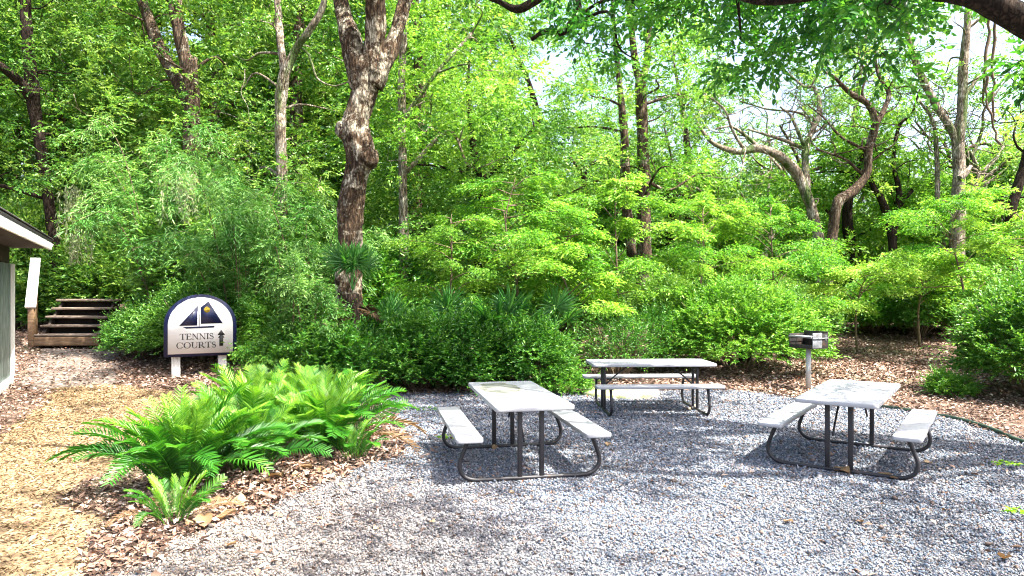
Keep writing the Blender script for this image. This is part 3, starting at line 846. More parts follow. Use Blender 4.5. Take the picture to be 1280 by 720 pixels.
# ------------------------------------------------------------------ shed, steps, edging, slab
def shed():
    C = np.array([-9.37, 13.3]); a = nrm(np.array([-.468, .884])); yaw = math.atan2(a[1], a[0])
    z = float(hgt(*C))
    t = thing('wooden_shed', 'weathered green board shed with a dark shingled roof and white eaves', 'shed', (C[0], C[1], z), yaw)
    # local x runs back along the wall, local -y faces the path
    L = 7.0
    mb = MB(); g = np.random.default_rng(2); n = 46; w = L / n
    for k in range(n):
        add_box(mb, (w - .012, .03, 2.1 + g.normal(0, .004)), (-L + (k + .5) * w, .03 + g.normal(0, .003), 1.21), bevel=.004, segs=1)
    mb.build('side_wall', M['board_green'], t)
    mb = MB()
    for k in range(24): add_box(mb, (.03, .148, 2.55), (-L - .03, .13 + k * .16, 1.43), bevel=.004, segs=1)
    mb.build('end_wall', M['board_green'], t)
    mb = MB(); add_box(mb, (.06, .1, 2.1), (.02, .0, 1.21), bevel=.006); mb.build('corner_board', M['white_paint'], t)
    mb = MB(); add_box(mb, (L, .05, .16), (-L / 2, -.01, .08), bevel=.006); mb.build('base_board', M['white_paint'], t)
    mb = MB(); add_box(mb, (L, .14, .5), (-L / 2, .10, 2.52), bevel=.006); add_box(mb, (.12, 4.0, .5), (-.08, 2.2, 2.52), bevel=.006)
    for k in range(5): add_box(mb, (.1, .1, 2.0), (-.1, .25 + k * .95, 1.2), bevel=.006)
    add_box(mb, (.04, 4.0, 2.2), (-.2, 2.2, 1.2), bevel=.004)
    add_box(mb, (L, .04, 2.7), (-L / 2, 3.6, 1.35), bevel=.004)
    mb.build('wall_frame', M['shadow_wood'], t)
    sl = math.radians(27); Wd = 2.9
    # eave line: .62 m outside the wall
    mb = MB(); cs, sn = math.cos(sl), math.sin(sl)
    cy = -.62 + Wd / 2 * cs; cz = 2.70 + Wd / 2 * sn
    add_box(mb, (L + .2, Wd, .06), (-L / 2 + .05, cy, cz), (sl, 0, 0), bevel=.006)
    for k in range(14):
        add_box(mb, (L + .23, .22, .014), (-L / 2 + .05, -.64 + (k * .2 + .1) * cs, 2.745 + (k * .2 + .1) * sn), (sl - .05, 0, 0), bevel=.003, segs=1)
    mb.build('roof', M['shingle'], t)
    mb = MB(); add_box(mb, (L + .16, Wd, .06), (-L / 2 + .05, -.62 + 4.72 - Wd / 2 * cs, cz), (-sl, 0, 0), bevel=.006); mb.build('roof', M['shingle'], t)
    mb = MB(); add_box(mb, (L + .18, .03, .14), (-L / 2 + .05, -.61, 2.605), bevel=.004); mb.build('fascia', M['white_paint'], t)
    mb = MB(); add_box(mb, (.03, Wd, .13), (.16, cy, cz - .11), (sl, 0, 0), bevel=.004); mb.build('rake_board', M['white_paint'], t)
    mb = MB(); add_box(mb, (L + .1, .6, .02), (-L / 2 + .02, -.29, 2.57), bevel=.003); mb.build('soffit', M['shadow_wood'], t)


shed()


def steps():
    Y0 = 18.6; x0, x1 = wp(46, 0, Y0)[0], wp(121, 0, Y0)[0]; xc = (x0 + x1) / 2; w = x1 - x0
    z = EYE - 70 / F * Y0
    t = thing('timber_steps', 'weathered timber steps with open risers climbing the bank beside the shed', 'steps', (xc, Y0, z), math.radians(5))
    mb = MB(); add_box(mb, (w + .1, .16, .24), (0, 0, .1), bevel=.03, segs=3); mb.build('bottom_timber', M['brown_wood'], t)
    for k in range(5):
        mb = MB(); add_box(mb, (w, .34, .06), (.01 * (k % 2), .1 + k * .26, .26 + k * .225), (0, random.uniform(-.012, .012), 0), bevel=.012); mb.build('tread', M['step_wood'], t)
    for s in (-1, 1):
        mb = MB()
        add_box(mb, (.06, 1.62, .24), (s * (w / 2 - .1), .62, .52), (math.atan2(.225, .26), 0, 0), bevel=.006); mb.build('stringer', M['shadow_wood'], t)
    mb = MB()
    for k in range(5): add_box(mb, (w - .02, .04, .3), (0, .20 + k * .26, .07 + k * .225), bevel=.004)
    mb.build('riser_shade_board', M['riser_shade'], t)  # near-black boards stand in for the shade in the open risers
    # hand rail on the shed side
    r = thing('stair_handrail', 'white painted handrail on a brown post beside the timber steps', 'handrail', (wp(40, 0, Y0 - .1)[0], Y0 - .1, z))
    mb = MB(); add_box(mb, (.15, .13, 1.0), (0, 0, .45), bevel=.01); mb.build('post', M['brown_wood'], r)
    p0 = wp(38, 383, Y0 - .2) - np.array(r.location); p1 = wp(44.5, 322, Y0 + 1.4) - np.array(r.location)
    mb = MB(); dv = p1 - p0; L = np.linalg.norm(dv)
    add_box(mb, (.24, L, .06), (0, 0, 0), bevel=.01)
    Rm = np.array(Vector(dv).to_track_quat('Y', 'Z').to_matrix()); mb.V[-1] = mb.V[-1] @ Rm.T + (p0 + p1) / 2
    mb.build('rail', M['white_paint'], r)
    mb = MB(); add_box(mb, (.12, .12, 2.2), (p1[0], p1[1] - .05, p1[2] - 1.16), bevel=.01); mb.build('post', M['brown_wood'], r)


steps()


def bank():
    """earth behind the steps"""
    g = np.random.default_rng(9)
    xs = np.linspace(-14.5, -9.2, 30); ys = np.linspace(18.7, 24, 24); X, Y = np.meshgrid(xs, ys)
    Z = hgt(X, Y) + (1.0 * sstep(18.9, 20.2, Y) * sstep(-10.3, -10.8, X) * sstep(-12.7, -12.2, X) * (1 - .0 * Y)) * (1 - sstep(22.5, 24, Y)) - .02 + g.normal(0, .015, X.shape)
    V = np.stack([X, Y, Z], -1).reshape(-1, 3); i = (np.arange(23)[:, None] * 30 + np.arange(29)[None]).ravel()
    mb = MB().add(V, np.stack([i, i + 1, i + 31, i + 30], -1)); tag(mb.build('earth_bank', M['soil'], None, True), kind='structure')


bank()


def edging():
    P = [(4.9, 11.5), (5.75, 10.88), (6.05, 10.3), (6.22, 9.9), (6.2, 9.2), (6.06, 8.4), (6.3, 7.6), (6.5, 6.6)]
    p, r = catmull([(x, y, .03) for x, y in P], [.05] * len(P), 6)
    mb = MB(); w = .018; n = len(p); T = nrm(np.gradient(p, axis=0)); S = np.stack([-T[:, 1], T[:, 0], 0 * T[:, 0]], -1)
    ring = [p - S * w + [0, 0, -.05], p + S * w + [0, 0, -.05], p + S * w + [0, 0, .025], p - S * w + [0, 0, .025]]
    V = np.stack(ring, 1).reshape(-1, 3); i = np.arange(n - 1)[:, None] * 4; j = np.arange(4)[None]; j2 = (j + 1) % 4
    mb.add(V, [np.stack([i + j, i + j2, i + 4 + j2, i + 4 + j], -1).reshape(-1, 4), np.array([[3, 2, 1, 0]]), np.array([[0, 1, 2, 3]]) + (n - 1) * 4])
    tag(mb.build('garden_edging', M['edging']), 'dark green landscape edging between the gravel and the right hand bed', 'edging')


edging()


def slab():
    c = wp(776, 0, 12.3); g = np.random.default_rng(4); pts = []
    mb = MB(); n = 40; th = np.arange(n) / n * 2 * PI
    rx = .68 + .02 * np.sin(3 * th) + g.normal(0, .008, n); ry = .52 + .02 * np.cos(2 * th + 1) + g.normal(0, .008, n)
    ring = lambda s, z: np.c_[rx * s * np.cos(th), ry * s * np.sin(th), np.full(n, z)]
    V = np.concatenate([ring(1, -.03), ring(1, .06), ring(.97, .08)]); i = np.arange(n); j = (i + 1) % n
    mb.add(V, [np.concatenate([np.stack([i + k * n, j + k * n, j + (k + 1) * n, i + (k + 1) * n], -1) for k in (0, 1)]), (i + 2 * n)[None]])
    o = mb.build('concrete_slab', M['slab']); o.location = (c[0], c[1], float(hgt(c[0], c[1])))
    tag(o, 'round mossy concrete slab on the ground behind the lengthwise table', 'slab')


slab()


# ------------------------------------------------------------------ large dry leaves
def dry_leaves():
    mes = []
    for k in range(4):
        g = np.random.default_rng(50 + k); mb = MB(); u = np.linspace(0, 1, 9); v = np.linspace(-1, 1, 5); U, Vv = np.meshgrid(u, v, indexing='ij')
        wdt = .36 * np.sin(PI * np.clip(U, .02, .98)) ** .8
        Z = .10 * Vv ** 2 * g.uniform(-1, 1.6) + .12 * np.sin(U * g.uniform(3, 6) + k) + g.normal(0, .012, U.shape)
        V = np.stack([U - .5, Vv * wdt, Z - Z.min()], -1).reshape(-1, 3); i = (np.arange(8)[:, None] * 5 + np.arange(4)[None]).ravel()
        mb.add(V, np.stack([i, i + 5, i + 6, i + 1], -1), np.full(45, .3 + .2 * k))
        mes.append(mb.mesh('dry_leaf', M['leaf_dry'], True))
    g = np.random.default_rng(8)
    spots = [(1052, 592, .19), (1105, 597, .12), (1118, 600, .11), (1160, 580, .10), (256, 664, .17), (282, 659, .16), (240, 666, .13), (300, 640, .14), (345, 612, .19), (380, 600, .15), (395, 603, .15), (372, 610, .14), (270, 640, .12), (618, 562, .09), (405, 575, .14), (415, 570, .13), (330, 618, .13),
             (760, 558, .10), (860, 512, .12), (868, 508, .10), (985, 655, .08), (700, 640, .06), (640, 618, .07), (540, 655, .06), (1075, 655, .07), (1255, 702, .11), (905, 610, .06), (965, 570, .05), (1180, 640, .06), (290, 690, .09), (470, 665, .05), (833, 690, .05)]
    for k, (px, py, L) in enumerate(spots):
        Y = EYE * F / (py - CY); x = (px - CX) / F * Y
        fern = px < 450
        o = inst('dry_leaf', mes[k % 4], None, (x, Y, float(hgt(x, Y)) + .022), (g.normal(0, .12), g.normal(0, .12), g.uniform(0, 6.28)), L)
        tag(o, 'large tan dry leaf lying on the mulch at the foot of the ferns' if fern else 'tan dry leaf lying loose on the grey gravel', 'leaf', 'dry leaves under the ferns' if fern else 'dry leaves on the gravel')


dry_leaves()

p, r = catmull([(-6.3, 12.95, .03), (-5.8, 12.75, .06), (-5.3, 12.2, .04), (-4.9, 11.9, .05)], [.022, .02, .016, .008], 6)
mb = MB(); tube(mb, p, r, 7, .08); tag(mb.build('fallen_branch', M['twig'], None, True), 'thin dark fallen branch on the ground in front of the sign', 'branch')


# ------------------------------------------------------------------ fern bed (feathery cycads)
def frond_mesh(seed, L=.78, bend=1.15, n=27, young=.2):
    g = np.random.default_rng(seed); mb = MB()
    t = np.linspace(0, 1, 15); ang = (.95 - bend * 1.15 * t ** 1.5)
    x = np.cumsum(np.r_[0, np.cos(ang[:-1])]) * L / 14; z = np.cumsum(np.r_[0, np.sin(ang[:-1])]) * L / 14
    y = .06 * L * g.uniform(-1, 1) * t ** 2
    P = np.stack([x, y, z], -1); tube(mb, P, np.linspace(.006, .002, 15), 5, 0, .55)
    u = np.linspace(.16, .99, n); i = u * 14; lo = np.clip(i.astype(int), 0, 13); f = (i - lo)[:, None]
    C = P[lo] * (1 - f) + P[lo + 1] * f; T = nrm(P[lo + 1] - P[lo])
    up = nrm(np.cross(T, np.array([0, 1., 0])) * -1 + 0); up = np.where(up[:, 2:] < 0, -up, up)
    S = np.cross(up, T)
    prof = np.sin(PI * np.clip((u - .05) / 1.02, 0, 1)) ** .55 * np.where(u > .8, 1, 1)
    for s in (-1, 1):
        D = S * s * .85 + T * (.45 + .5 * u[:, None]) + up * .28 + g.normal(0, .06, C.shape)
        add_leaves(mb, C, D, up + S * s * -.3 + g.normal(0, .1, C.shape), .140 * prof * g.uniform(.85, 1.1, n), .0125, np.clip(young + .45 * u + g.normal(0, .09, n), 0, 1), 'lance')
    return mb.mesh('frond', M['leaf_fern'])


FR = [frond_mesh(70 + k, bend=b, young=c) for k, (b, c) in enumerate(((.5, .42), (.7, .32), (.95, .2), (1.15, .08), (1.4, .02)))]


DRYFROND = FR[4].copy(); DRYFROND.materials.clear(); DRYFROND.materials.append(M['leaf_dry'])


def fern(label, x, y, nf, size, seed, rise=1.0, spread=1.0):
    g = np.random.default_rng(seed)
    t = thing('cycad_fern', label, 'fern', (x, y, float(hgt(x, y))), 0, 'feathery cycad ferns in the mulch bed')
    mb = MB(); V, Fs = bevel_box((.22 * size, .22 * size, .16 * size), .05); mb.add(V, Fs); mb.build('crown_base', M['bark_dark'], t)
    for k in range(nf):
        a = k * 2.399 + g.normal(0, .25); q = (k + .5) / nf            # inner fronds upright, outer ones spread low
        el = (-.12 + .95 * (1 - q) ** .8) * rise
        s = size * (.74 + .26 * q + g.normal(0, .09))
        off = .05 + .16 * q * spread
        old = q > .8 and g.random() < .22
        o = inst('dry_frond' if old else 'frond', DRYFROND if old else FR[int(np.clip(q * 5 + g.normal(0, .9), 0, 4))], t, (math.cos(a) * off * size, math.sin(a) * off * size, .05), (g.normal(0, .3), -el + (.25 if old else 0), a), s * (1, g.uniform(.85, 1.1), 1)[k % 3])
        if old: o['label'] = 'dry brown drooping frond'
    return t


fern('largest feathery cycad fern at the near left end of the bed beside the straw path', -2.92, 6.35, 96, 1.14, 1)
fern('feathery cycad fern at the right end of the bed by the gravel edge', -2.0, 7.6, 84, 1.14, 2)
fern('feathery cycad fern in the middle of the bed, behind the nearest clump', -2.75, 7.5, 76, 1.15, 3)
fern('feathery cycad fern at the back of the bed, closest to the sign', -3.15, 9.1, 60, 1.2, 4)
fern('feathery cycad fern at the back right of the bed, nearest the azalea hedge', -2.4, 8.8, 66, 1.2, 7)
fern('feathery cycad fern between the largest clump and the gravel', -2.45, 6.75, 50, .9, 8)
fern('smallest cycad fern, low in the mulch in front of the bed', -2.55, 5.36, 24, .55, 5, .7)
fern('small dark cycad fern low under the right end of the bed', -1.62, 7.3, 20, .6, 6, .6)


# ------------------------------------------------------------------ palmettos
def fan_mesh(seed, R=.62, n=26):
    g = np.random.default_rng(seed); mb = MB()
    P, r = catmull([(0, 0, 0), (.25, 0, .32), (.55, 0, .52)], [.012, .009, .006], 5); tube(mb, P, r, 5, 0, .5)
    h = P[-1]; ax = nrm(np.array([.8, 0, .6])); up = nrm(np.array([-.6, 0, .8])); S = np.array([0, 1., 0])
    a = np.linspace(-2.1, 2.1, n)
    D = ax * np.cos(a)[:, None] + S * np.sin(a)[:, None] + up * .18 + g.normal(0, .03, (n, 3))
    D[:, 2] -= .22 * np.abs(a) / 2
    N = up + S * (np.where(np.arange(n) % 2, .55, -.55))[:, None]
    add_leaves(mb, np.repeat(h[None], n, 0), D, N, R * (1 - .08 * np.abs(a)) * g.uniform(.9, 1.08, n), .042, np.clip(.5 + g.normal(0, .15, n), 0, 1), 'lance')
    return mb.mesh('fan_leaf', M['leaf_palm'])


FANS = [fan_mesh(30 + k) for k in range(3)]


def palmetto(label, px, Y, n, size, seed, trunk=0.0, dead=0, steep=0.0, group='palmettos among the shrubs'):
    g = np.random.default_rng(seed); c = wp(px, 0, Y); z = float(hgt(c[0], Y))
    t = thing('palmetto', label, 'palmetto', (c[0], Y, z), 0, group)
    if trunk:
        mb = MB(); p, r = catmull([(0, 0, -.05), (.02, .02, trunk * .5), (0, 0, trunk)], [.13, .12, .10], 6); tube(mb, p, r, 10, .10, seed=seed); mb.build('trunk', M['bark_dark'], t, True)
    for k in range(n):
        a = k * 2.399 + g.normal(0, .2); q = (k + .5) / n; el = (.65 - 1.1 * q) * (1 - steep) + .45 * steep
        inst('fan_leaf', FANS[k % 3], t, (0, 0, trunk + .05), (g.normal(0, .3), -el - .28, a), size * g.uniform(.85, 1.15))
    for k in range(dead):
        a = k * 2.399 + 1; o = inst('dead_fan_leaf', DEADFAN, t, (0, 0, trunk - .02 - .05 * k), (g.normal(0, .3), 1.35 + g.normal(0, .1), a), size * .85)
        o['label'] = 'dry drooping brown fan leaf'
    return t


DEADFAN = FANS[0].copy(); DEADFAN.materials.clear(); DEADFAN.materials.append(M['dead_palm'])
palmetto('tall palmetto with a skirt of dead fans at the foot of the forked oak', 441, 12.65, 9, .66, 1, 1.75, 6, .75)
for k, (px, Y, n, s, lab) in enumerate(((490, 13.6, 9, .9, 'low palmetto just right of the forked oak trunk'), (560, 13.9, 10, .95, 'low palmetto behind the middle of the azalea hedge'),
                                        (625, 13.5, 11, 1.0, 'pale pointed palmetto above the right part of the azalea hedge'), (690, 14.2, 9, .95, 'low palmetto under the layered maples, behind the picnic tables'),
                                        (930, 16.0, 9, .95, 'palmetto behind the large rounded shrub near the grill'), (18, 21.5, 9, 1.0, 'palmetto in the shade behind the shed roof'), (980, 16.6, 7, .8, 'small palmetto behind the right half of the rounded shrub'))):
    palmetto(lab, px, Y, n - 2, s * .8, 10 + k, .72)


# ------------------------------------------------------------------ shrubs
def shrub(name, label, cat, px, Y, me_parts, size, rz, group=None, dx=0):
    x = (px - CX) / F * Y + dx
    t = thing(name, label, cat, (x, Y, float(hgt(x, Y)) - .02), rz, group, size)
    for nm, me in me_parts: inst(nm, me, t)
    return t


def protoshrub(*a, **k):
    root = bpy.data.objects.new('shrub_proto', None)
    COL.objects.link(root)
    mound(*a, parent=root, **k)
    parts = [(c.name.split('.')[0], c.data) for c in root.children]
    for c in list(root.children): bpy.data.objects.remove(c)
    bpy.data.objects.remove(root)
    return parts


AZ = [protoshrub('az', M['leaf_azalea'], .85, .75, 1.25, 2700, .07, .029, 100 + k, tone=.42, nl=10, length=.20, rough=.26, stems=24) for k in range(3)]
HG = 'azalea shrubs in the hedge behind the tables'
for k, (px, Y, s, lab) in enumerate(((385, 12.3, .98, 'dark glossy azalea shrub at the left end of the hedge, behind the ferns'), (450, 12.5, 1.0, 'dark glossy azalea shrub below the tall palmetto'),
                                     (520, 12.9, 1.02, 'dark glossy azalea shrub behind the stained table, second from the palmetto'), (590, 13.0, 1.0, 'dark glossy azalea shrub straight behind the stained picnic table'),
                                     (660, 13.1, .98, 'dark glossy azalea shrub at the right end of the hedge, next to the mossy slab'))):
    shrub('azalea_shrub', lab, 'shrub', px, Y, AZ[k % 3], s, k * 1.3, HG)
lo = protoshrub('lo', M['leaf_azalea_bright'], .55, .45, .55, 900, .06, .026, 120, tone=.45, nl=9, length=.15)
shrub('low_shrub', 'low bright green shrub at the hedge foot, left of the lengthwise table', 'shrub', 702, 12.45, lo, .8, 0)
tw = protoshrub('tw', M['leaf_azalea'], .75, .6, 1.15, 1100, .05, .022, 121, tone=.35, nl=7, length=.22, stems=60)
shrub('twiggy_shrub', 'thin twiggy shrub in the gap behind the lengthwise picnic table', 'shrub', 770, 14.1, tw, 1.1, 0, 'sparse twiggy shrubs')
shrub('twiggy_shrub', 'thin twiggy shrub against the left side of the large rounded shrub', 'shrub', 812, 14.9, tw, 1.15, 2, 'sparse twiggy shrubs')
big = protoshrub('big', M['leaf_azalea_bright'], 1.75, 1.3, 1.85, 6600, .07, .03, 122, tone=.52, nl=10, length=.2, rough=.14, stems=30, spike=.2)
shrub('rounded_shrub', 'large rounded light green shrub behind the charcoal grill', 'shrub', 924, 14.9, big, .96, 0)
for k, (px, Y, q, lab) in enumerate(((1090, 21.0, .80, 'pale low shrub on the leaf strewn bank, first one right of the grill'), (1140, 22.0, .9, 'pale low shrub in the middle of the bank beyond the right hand table'), (1198, 20.5, .82, 'pale low shrub on the bank just left of the tall dark hedge shrub'))):
    shrub('bank_shrub', lab, 'shrub', px, Y, big, q, 1 + k * 2, 'pale shrubs on the bank')
rh = protoshrub('rh', M['leaf_azalea'], 1.35, 1.3, 2.1, 5200, .075, .034, 123, tone=.45, nl=10, length=.24, rough=.22, stems=30)
shrub('hedge_shrub', 'tall dark green shrub at the right edge of the picture behind the edging', 'shrub', 1296, 12.0, rh, .92, .4, 'dark shrubs at the right edge')
shrub('hedge_shrub', 'dark green shrub at the far right, half cut off behind the tall dark one', 'shrub', 1352, 13.4, rh, .95, 2.2, 'dark shrubs at the right edge')
shrub('low_shrub', 'loose pale green shrub at the left foot of the tall dark shrub', 'shrub', 1188, 12.2, lo, .72, 1, 'low bright shrubs')
sg = protoshrub('sg', M['leaf_azalea'], 1.5, 1.1, 1.75, 5200, .07, .03, 124, tone=.45, nl=9, length=.2)
shrub('dark_shrub', 'broad dark shrub directly behind the tennis courts sign', 'shrub', 262, 16.0, sg, 1.0, 0, 'dark shrubs around the sign')
shrub('dark_shrub', 'dark shrub between the sign and the timber steps', 'shrub', 176, 17.2, sg, .66, 2, 'dark shrubs around the sign')
shrub('dark_shrub', 'dark leafy shrub growing against the right side of the sign', 'shrub', 408, 15.0, sg, .8, 4, 'dark shrubs around the sign')


# ------------------------------------------------------------------ tall loose shrubs with arching stems
def arching(name, label, cat, px, Y, h, spread, ns, nsp, leaf, Ll, Lw, seed, tone=.45, kind='lance', droop=.5, lean=0, group=None, slen=.4, nl=10, low=.2):
    g = np.random.default_rng(seed); x = (px - CX) / F * Y; z = float(hgt(x, Y))
    t = thing(name, label, cat, (x, Y, z), 0, group); sb = MB(); mb = MB()
    for k in range(ns):
        a = g.uniform(0, 6.28); hh = h * g.uniform(.55, 1.05); sp = spread * g.uniform(.25, 1)
        b = np.array([math.cos(a), math.sin(a), 0]) * .25 * spread * g.random()
        d = np.array([math.cos(a), math.sin(a), 0])
        P, r = catmull([b - [0, 0, .05], b + d * sp * .25 + [0, 0, hh * .45], b + d * sp * .62 + [0, 0, hh * .85], b + d * sp + [lean * .3, 0, hh], b + d * sp * 1.4 + [lean * .6, 0, hh * .93]], [.02, .016, .012, .008, .004], 8)
        tube(sb, P, r, 5)
        u = g.uniform(low, 1, nsp); i = (u * (len(P) - 1)); lo_ = np.clip(i.astype(int), 0, len(P) - 2); f = (i - lo_)[:, None]
        C = P[lo_] * (1 - f) + P[lo_ + 1] * f; T = nrm(P[lo_ + 1] - P[lo_])
        D = T * .5 + unit(nsp, g) * np.array([1, 1, .5])
        C = C + unit(nsp, g) * (.16 * spread * g.random((nsp, 1)))
        sprigs(mb, C, D, slen * g.uniform(.6, 1.3, nsp), nl, Ll, Lw, g, tone + g.normal(0, .1), kind, droop, .7, .4)
    sb.build('stems', M['twig'], t, True); mb.build('crown', leaf, t)
    return t


arching('feathery_shrub', 'tall feathery shrub with arching sprays of narrow leaves behind the sign', 'tall shrub', 305, 16.2, 4.3, 1.9, 22, 95, M['leaf_wispy'], .13, .022, 201, .5, group='tall feathery shrubs')
arching('feathery_shrub', 'tall feathery shrub left of the sign, above the timber steps', 'tall shrub', 210, 17.6, 5.4, 1.6, 22, 95, M['leaf_wispy'], .13, .022, 202, .42, group='tall feathery shrubs')
arching('feathery_shrub', 'feathery shrub with bright tips just left of the forked oak', 'tall shrub', 385, 16.4, 3.7, 1.4, 16, 85, M['leaf_wispy'], .12, .022, 203, .55, group='tall feathery shrubs')
arching('small_leaved_shrub', 'slender small leaved shrub with pale green foliage right of the sign', 'shrub', 366, 12.1, 2.75, .42, 12, 110, M['leaf_wispy'], .055, .02, 204, .5, 'oval', .3, slen=.25, low=.08)
arching('small_leaved_shrub', 'pale green shrub under the forked oak, overlapping its left side', 'shrub', 385, 12.0, 1.9, .42, 9, 80, M['leaf_wispy'], .055, .02, 205, .45, 'oval', .3, slen=.25, low=.08)
arching('small_leaved_shrub', 'low pale shrub overlapping the right hand post of the sign', 'shrub', 322, 12.0, .95, .30, 9, 60, M['leaf_azalea_bright'], .05, .02, 206, .45, 'oval', .3, slen=.2, low=.1)


# ------------------------------------------------------------------ layered saplings (flat tiers of yellow green leaves)
def tiered(label, px, Y, h, reach, nlimb, seed, tone=.5, low=.35, leaf=None, group='layered yellow green saplings'):
    g = np.random.default_rng(seed); x = (px - CX) / F * Y; z = float(hgt(x, Y))
    t = thing('layered_sapling', label, 'small tree', (x, Y, z), 0, group); sb = MB(); mb = MB()
    tp, tr = catmull([(0, 0, -.05), (g.normal(0, .08), g.normal(0, .08), h * .4), (g.normal(0, .12), g.normal(0, .1), h * .75), (g.normal(0, .15), 0, h)], [.035, .026, .016, .006], 8)
    tube(sb, tp, tr, 7, .06, seed=seed)
    for k in range(nlimb):
        q = low + (1 - low) * (k + g.random()) / nlimb; i = min(int(q * (len(tp) - 1)), len(tp) - 1); s = tp[i]
        a = k * 2.399 + g.normal(0, .7); R_ = reach * (1.08 - .72 * ((q - low) / (1 - low)) ** 1.6) * g.uniform(.5, 1.25)
        d = np.array([math.cos(a), math.sin(a), 0]); up = .32 * R_ * g.uniform(-.1, 1.8)
        P, r = catmull([s, s + d * R_ * .35 + [0, 0, up * .7], s + d * R_ * .75 + [0, 0, up * .9], s + d * R_ + [0, 0, up * .6]], [.012, .009, .006, .003], 7)
        tube(sb, P, r, 4)
        n = int(60 * R_) + 10
        u = g.uniform(.18, 1, n) ** .8; ii = u * (len(P) - 1); l0 = np.clip(ii.astype(int), 0, len(P) - 2); f = (ii - l0)[:, None]
        C = P[l0] * (1 - f) + P[l0 + 1] * f
        S = np.array([-d[1], d[0], 0]); side = g.choice([-1., 1.], n)
        D = d * .7 + S * side[:, None] * g.uniform(.3, 1.1, (n, 1)) + g.normal(0, .07, (n, 3))
        ln = .42 * R_ * g.uniform(.4, 1, n) * (1.15 - .55 * u) + .1
        sprigs(mb, C + g.normal(0, .055, C.shape), D, ln, 9, .062 + .008 * (seed % 4), .028 + .003 * (seed % 4), g, tone + g.normal(0, .14) + g.normal(0, .1, n), 'oval', .28, 1.0, .5, .22, .85)
    sb.build('stems', M['twig'], t, True); mb.build('crown', leaf or M['leaf_maple' if seed % 3 else 'leaf_light'], t)
    return t


for k, (px, Y, h, R_, n, lab) in enumerate((
        (565, 14.6, 3.3, 1.25, 20, 'layered yellow green sapling above the azalea hedge, nearest the forked oak'),
        (645, 15.3, 4.1, 1.7, 26, 'tallest layered yellow green sapling, behind the stained picnic table'),
        (718, 14.7, 3.0, 1.3, 20, 'layered yellow green sapling behind the left end of the lengthwise table'),
        (775, 16.2, 4.2, 1.3, 22, 'upright layered sapling beside the twin dark trunk in the middle'),
        (880, 16.4, 3.7, 1.5, 24, 'layered yellow green sapling above the left part of the rounded shrub'),
        (958, 17.2, 3.7, 1.6, 24, 'layered yellow green sapling above the grill, below the leaning oak'),
        (1072, 17.6, 2.1, 1.6, 18, 'low spreading yellow green sapling beyond the right hand table'),
        (1150, 18.4, 2.2, 1.5, 18, 'low spreading yellow green sapling on the brown bank'),
        (1200, 16.3, 3.8, 1.55, 26, 'layered yellow green sapling above the tall dark shrub at the right'),
        (1292, 15.0, 3.3, 1.3, 18, 'layered yellow green sapling cut by the right edge of the picture'))):
    tiered(lab, px, Y, h, R_, n, 300 + k, tone=(.30, .46, .38, .25, .55, .42, .6, .66, .52, .36)[k], low=.3 if h > 2.5 else .45)


# ------------------------------------------------------------------ forked oak with knots (left of centre)
def forked_oak():
    Y = 13.3
    tr = [pl(Y, (436, 400, 44), (435, 350, 36), (438, 300, 33), (437, 262, 33), (444, 225, 36), (451, 195, 40), (444, 162, 41), (447, 140, 35), (456, 112, 36), (461, 88, 40), (464, 70, 30)),
          pl(Y, (458, 118, 30), (449, 95, 31), (442, 62, 34, .1), (437, 42, 30, .2), (427, 8, 19, .4), (419, -55, 14, .9), (395, -130, 8, 1.5)),
          pl(Y, (461, 92, 40), (467, 60, 33), (470, 25, 29, -.1), (469, -30, 26, -.3), (474, -110, 20, -.6), (470, -200, 10, -.8)),
          pl(Y, (466, 105, 28), (479, 80, 24), (490, 55, 21, .1), (498, 30, 20, .2), (507, -5, 19, .4), (524, -75, 15, .8), (560, -140, 8, 1.4))]
    tr = thin(tr, .88)
    base, tr = grounded(tr)
    cl = boxclumps(401, 16, 330, -260, 640, -60, 12.3, 15.5, .8, 26)
    g = np.random.default_rng(403)
    while len(cl) < 60:  # unseen crown clumps added above the view to shade the path
        c = np.array([g.uniform(-4.5, 1.5), g.uniform(8.5, 14.5), g.uniform(7.8, 10.0)]); c[2] = max(c[2], EYE + .46 * c[1])
        f = c[:2] - c[2] * FALL
        if np.hypot((f[0] + 2.4) / 1.3, (f[1] - 7.6) / 2) < 1 or np.hypot((f[0] + 6.3) / 1.6, (f[1] - 14.3) / 1.5) < 1: continue
        q = g.uniform(.6, 1.05); cl.append((c, (q, q, q * .5), int(30 * q * q)))
    r = tree('forked_oak', 'thick forked oak with knots on its trunk, growing behind the tall palmetto', 'tree', base, tr, cl, M['leaf_oak'], M['bark_knotted'], 41, .09, .045, 'oval', 8, .35, .5, seg=28, lump=.075)
    for (px, py, R_, dx) in ((426, 160, .15, -.60), (463, 195, .16, .35)):
        c = wp(px, py, Y - (.11 if px < 440 else .24)) - base; n = nrm(np.array([dx * 2, -1, .15]))
        P = [c - n * .10, c - n * .02, c + n * .045, c + n * .065, c + n * .05, c - n * .02]
        mb = MB(); tube(mb, P, [R_ * 1.35, R_ * 1.15, R_ * .95, R_ * .8, R_ * .58, R_ * .35], 16, .07, seed=int(px), cap=False)
        k = mb.build('knot', M['bark_knotted'], r, True)
        mb = MB(); tube(mb, [c - n * .015, c + n * .01], [R_ * .62, R_ * .58], 14, .03); h = mb.build('hollow', M['knot_hole'], k)
    return r


forked_oak()



# ------------------------------------------------------------------ other near and middle trees
def T(name, label, tr, cl, leaf, bark, seed, **k):
    base, tr = grounded(tr)
    return tree(name, label, 'tree', base, tr, cl, leaf, bark, seed, **k)


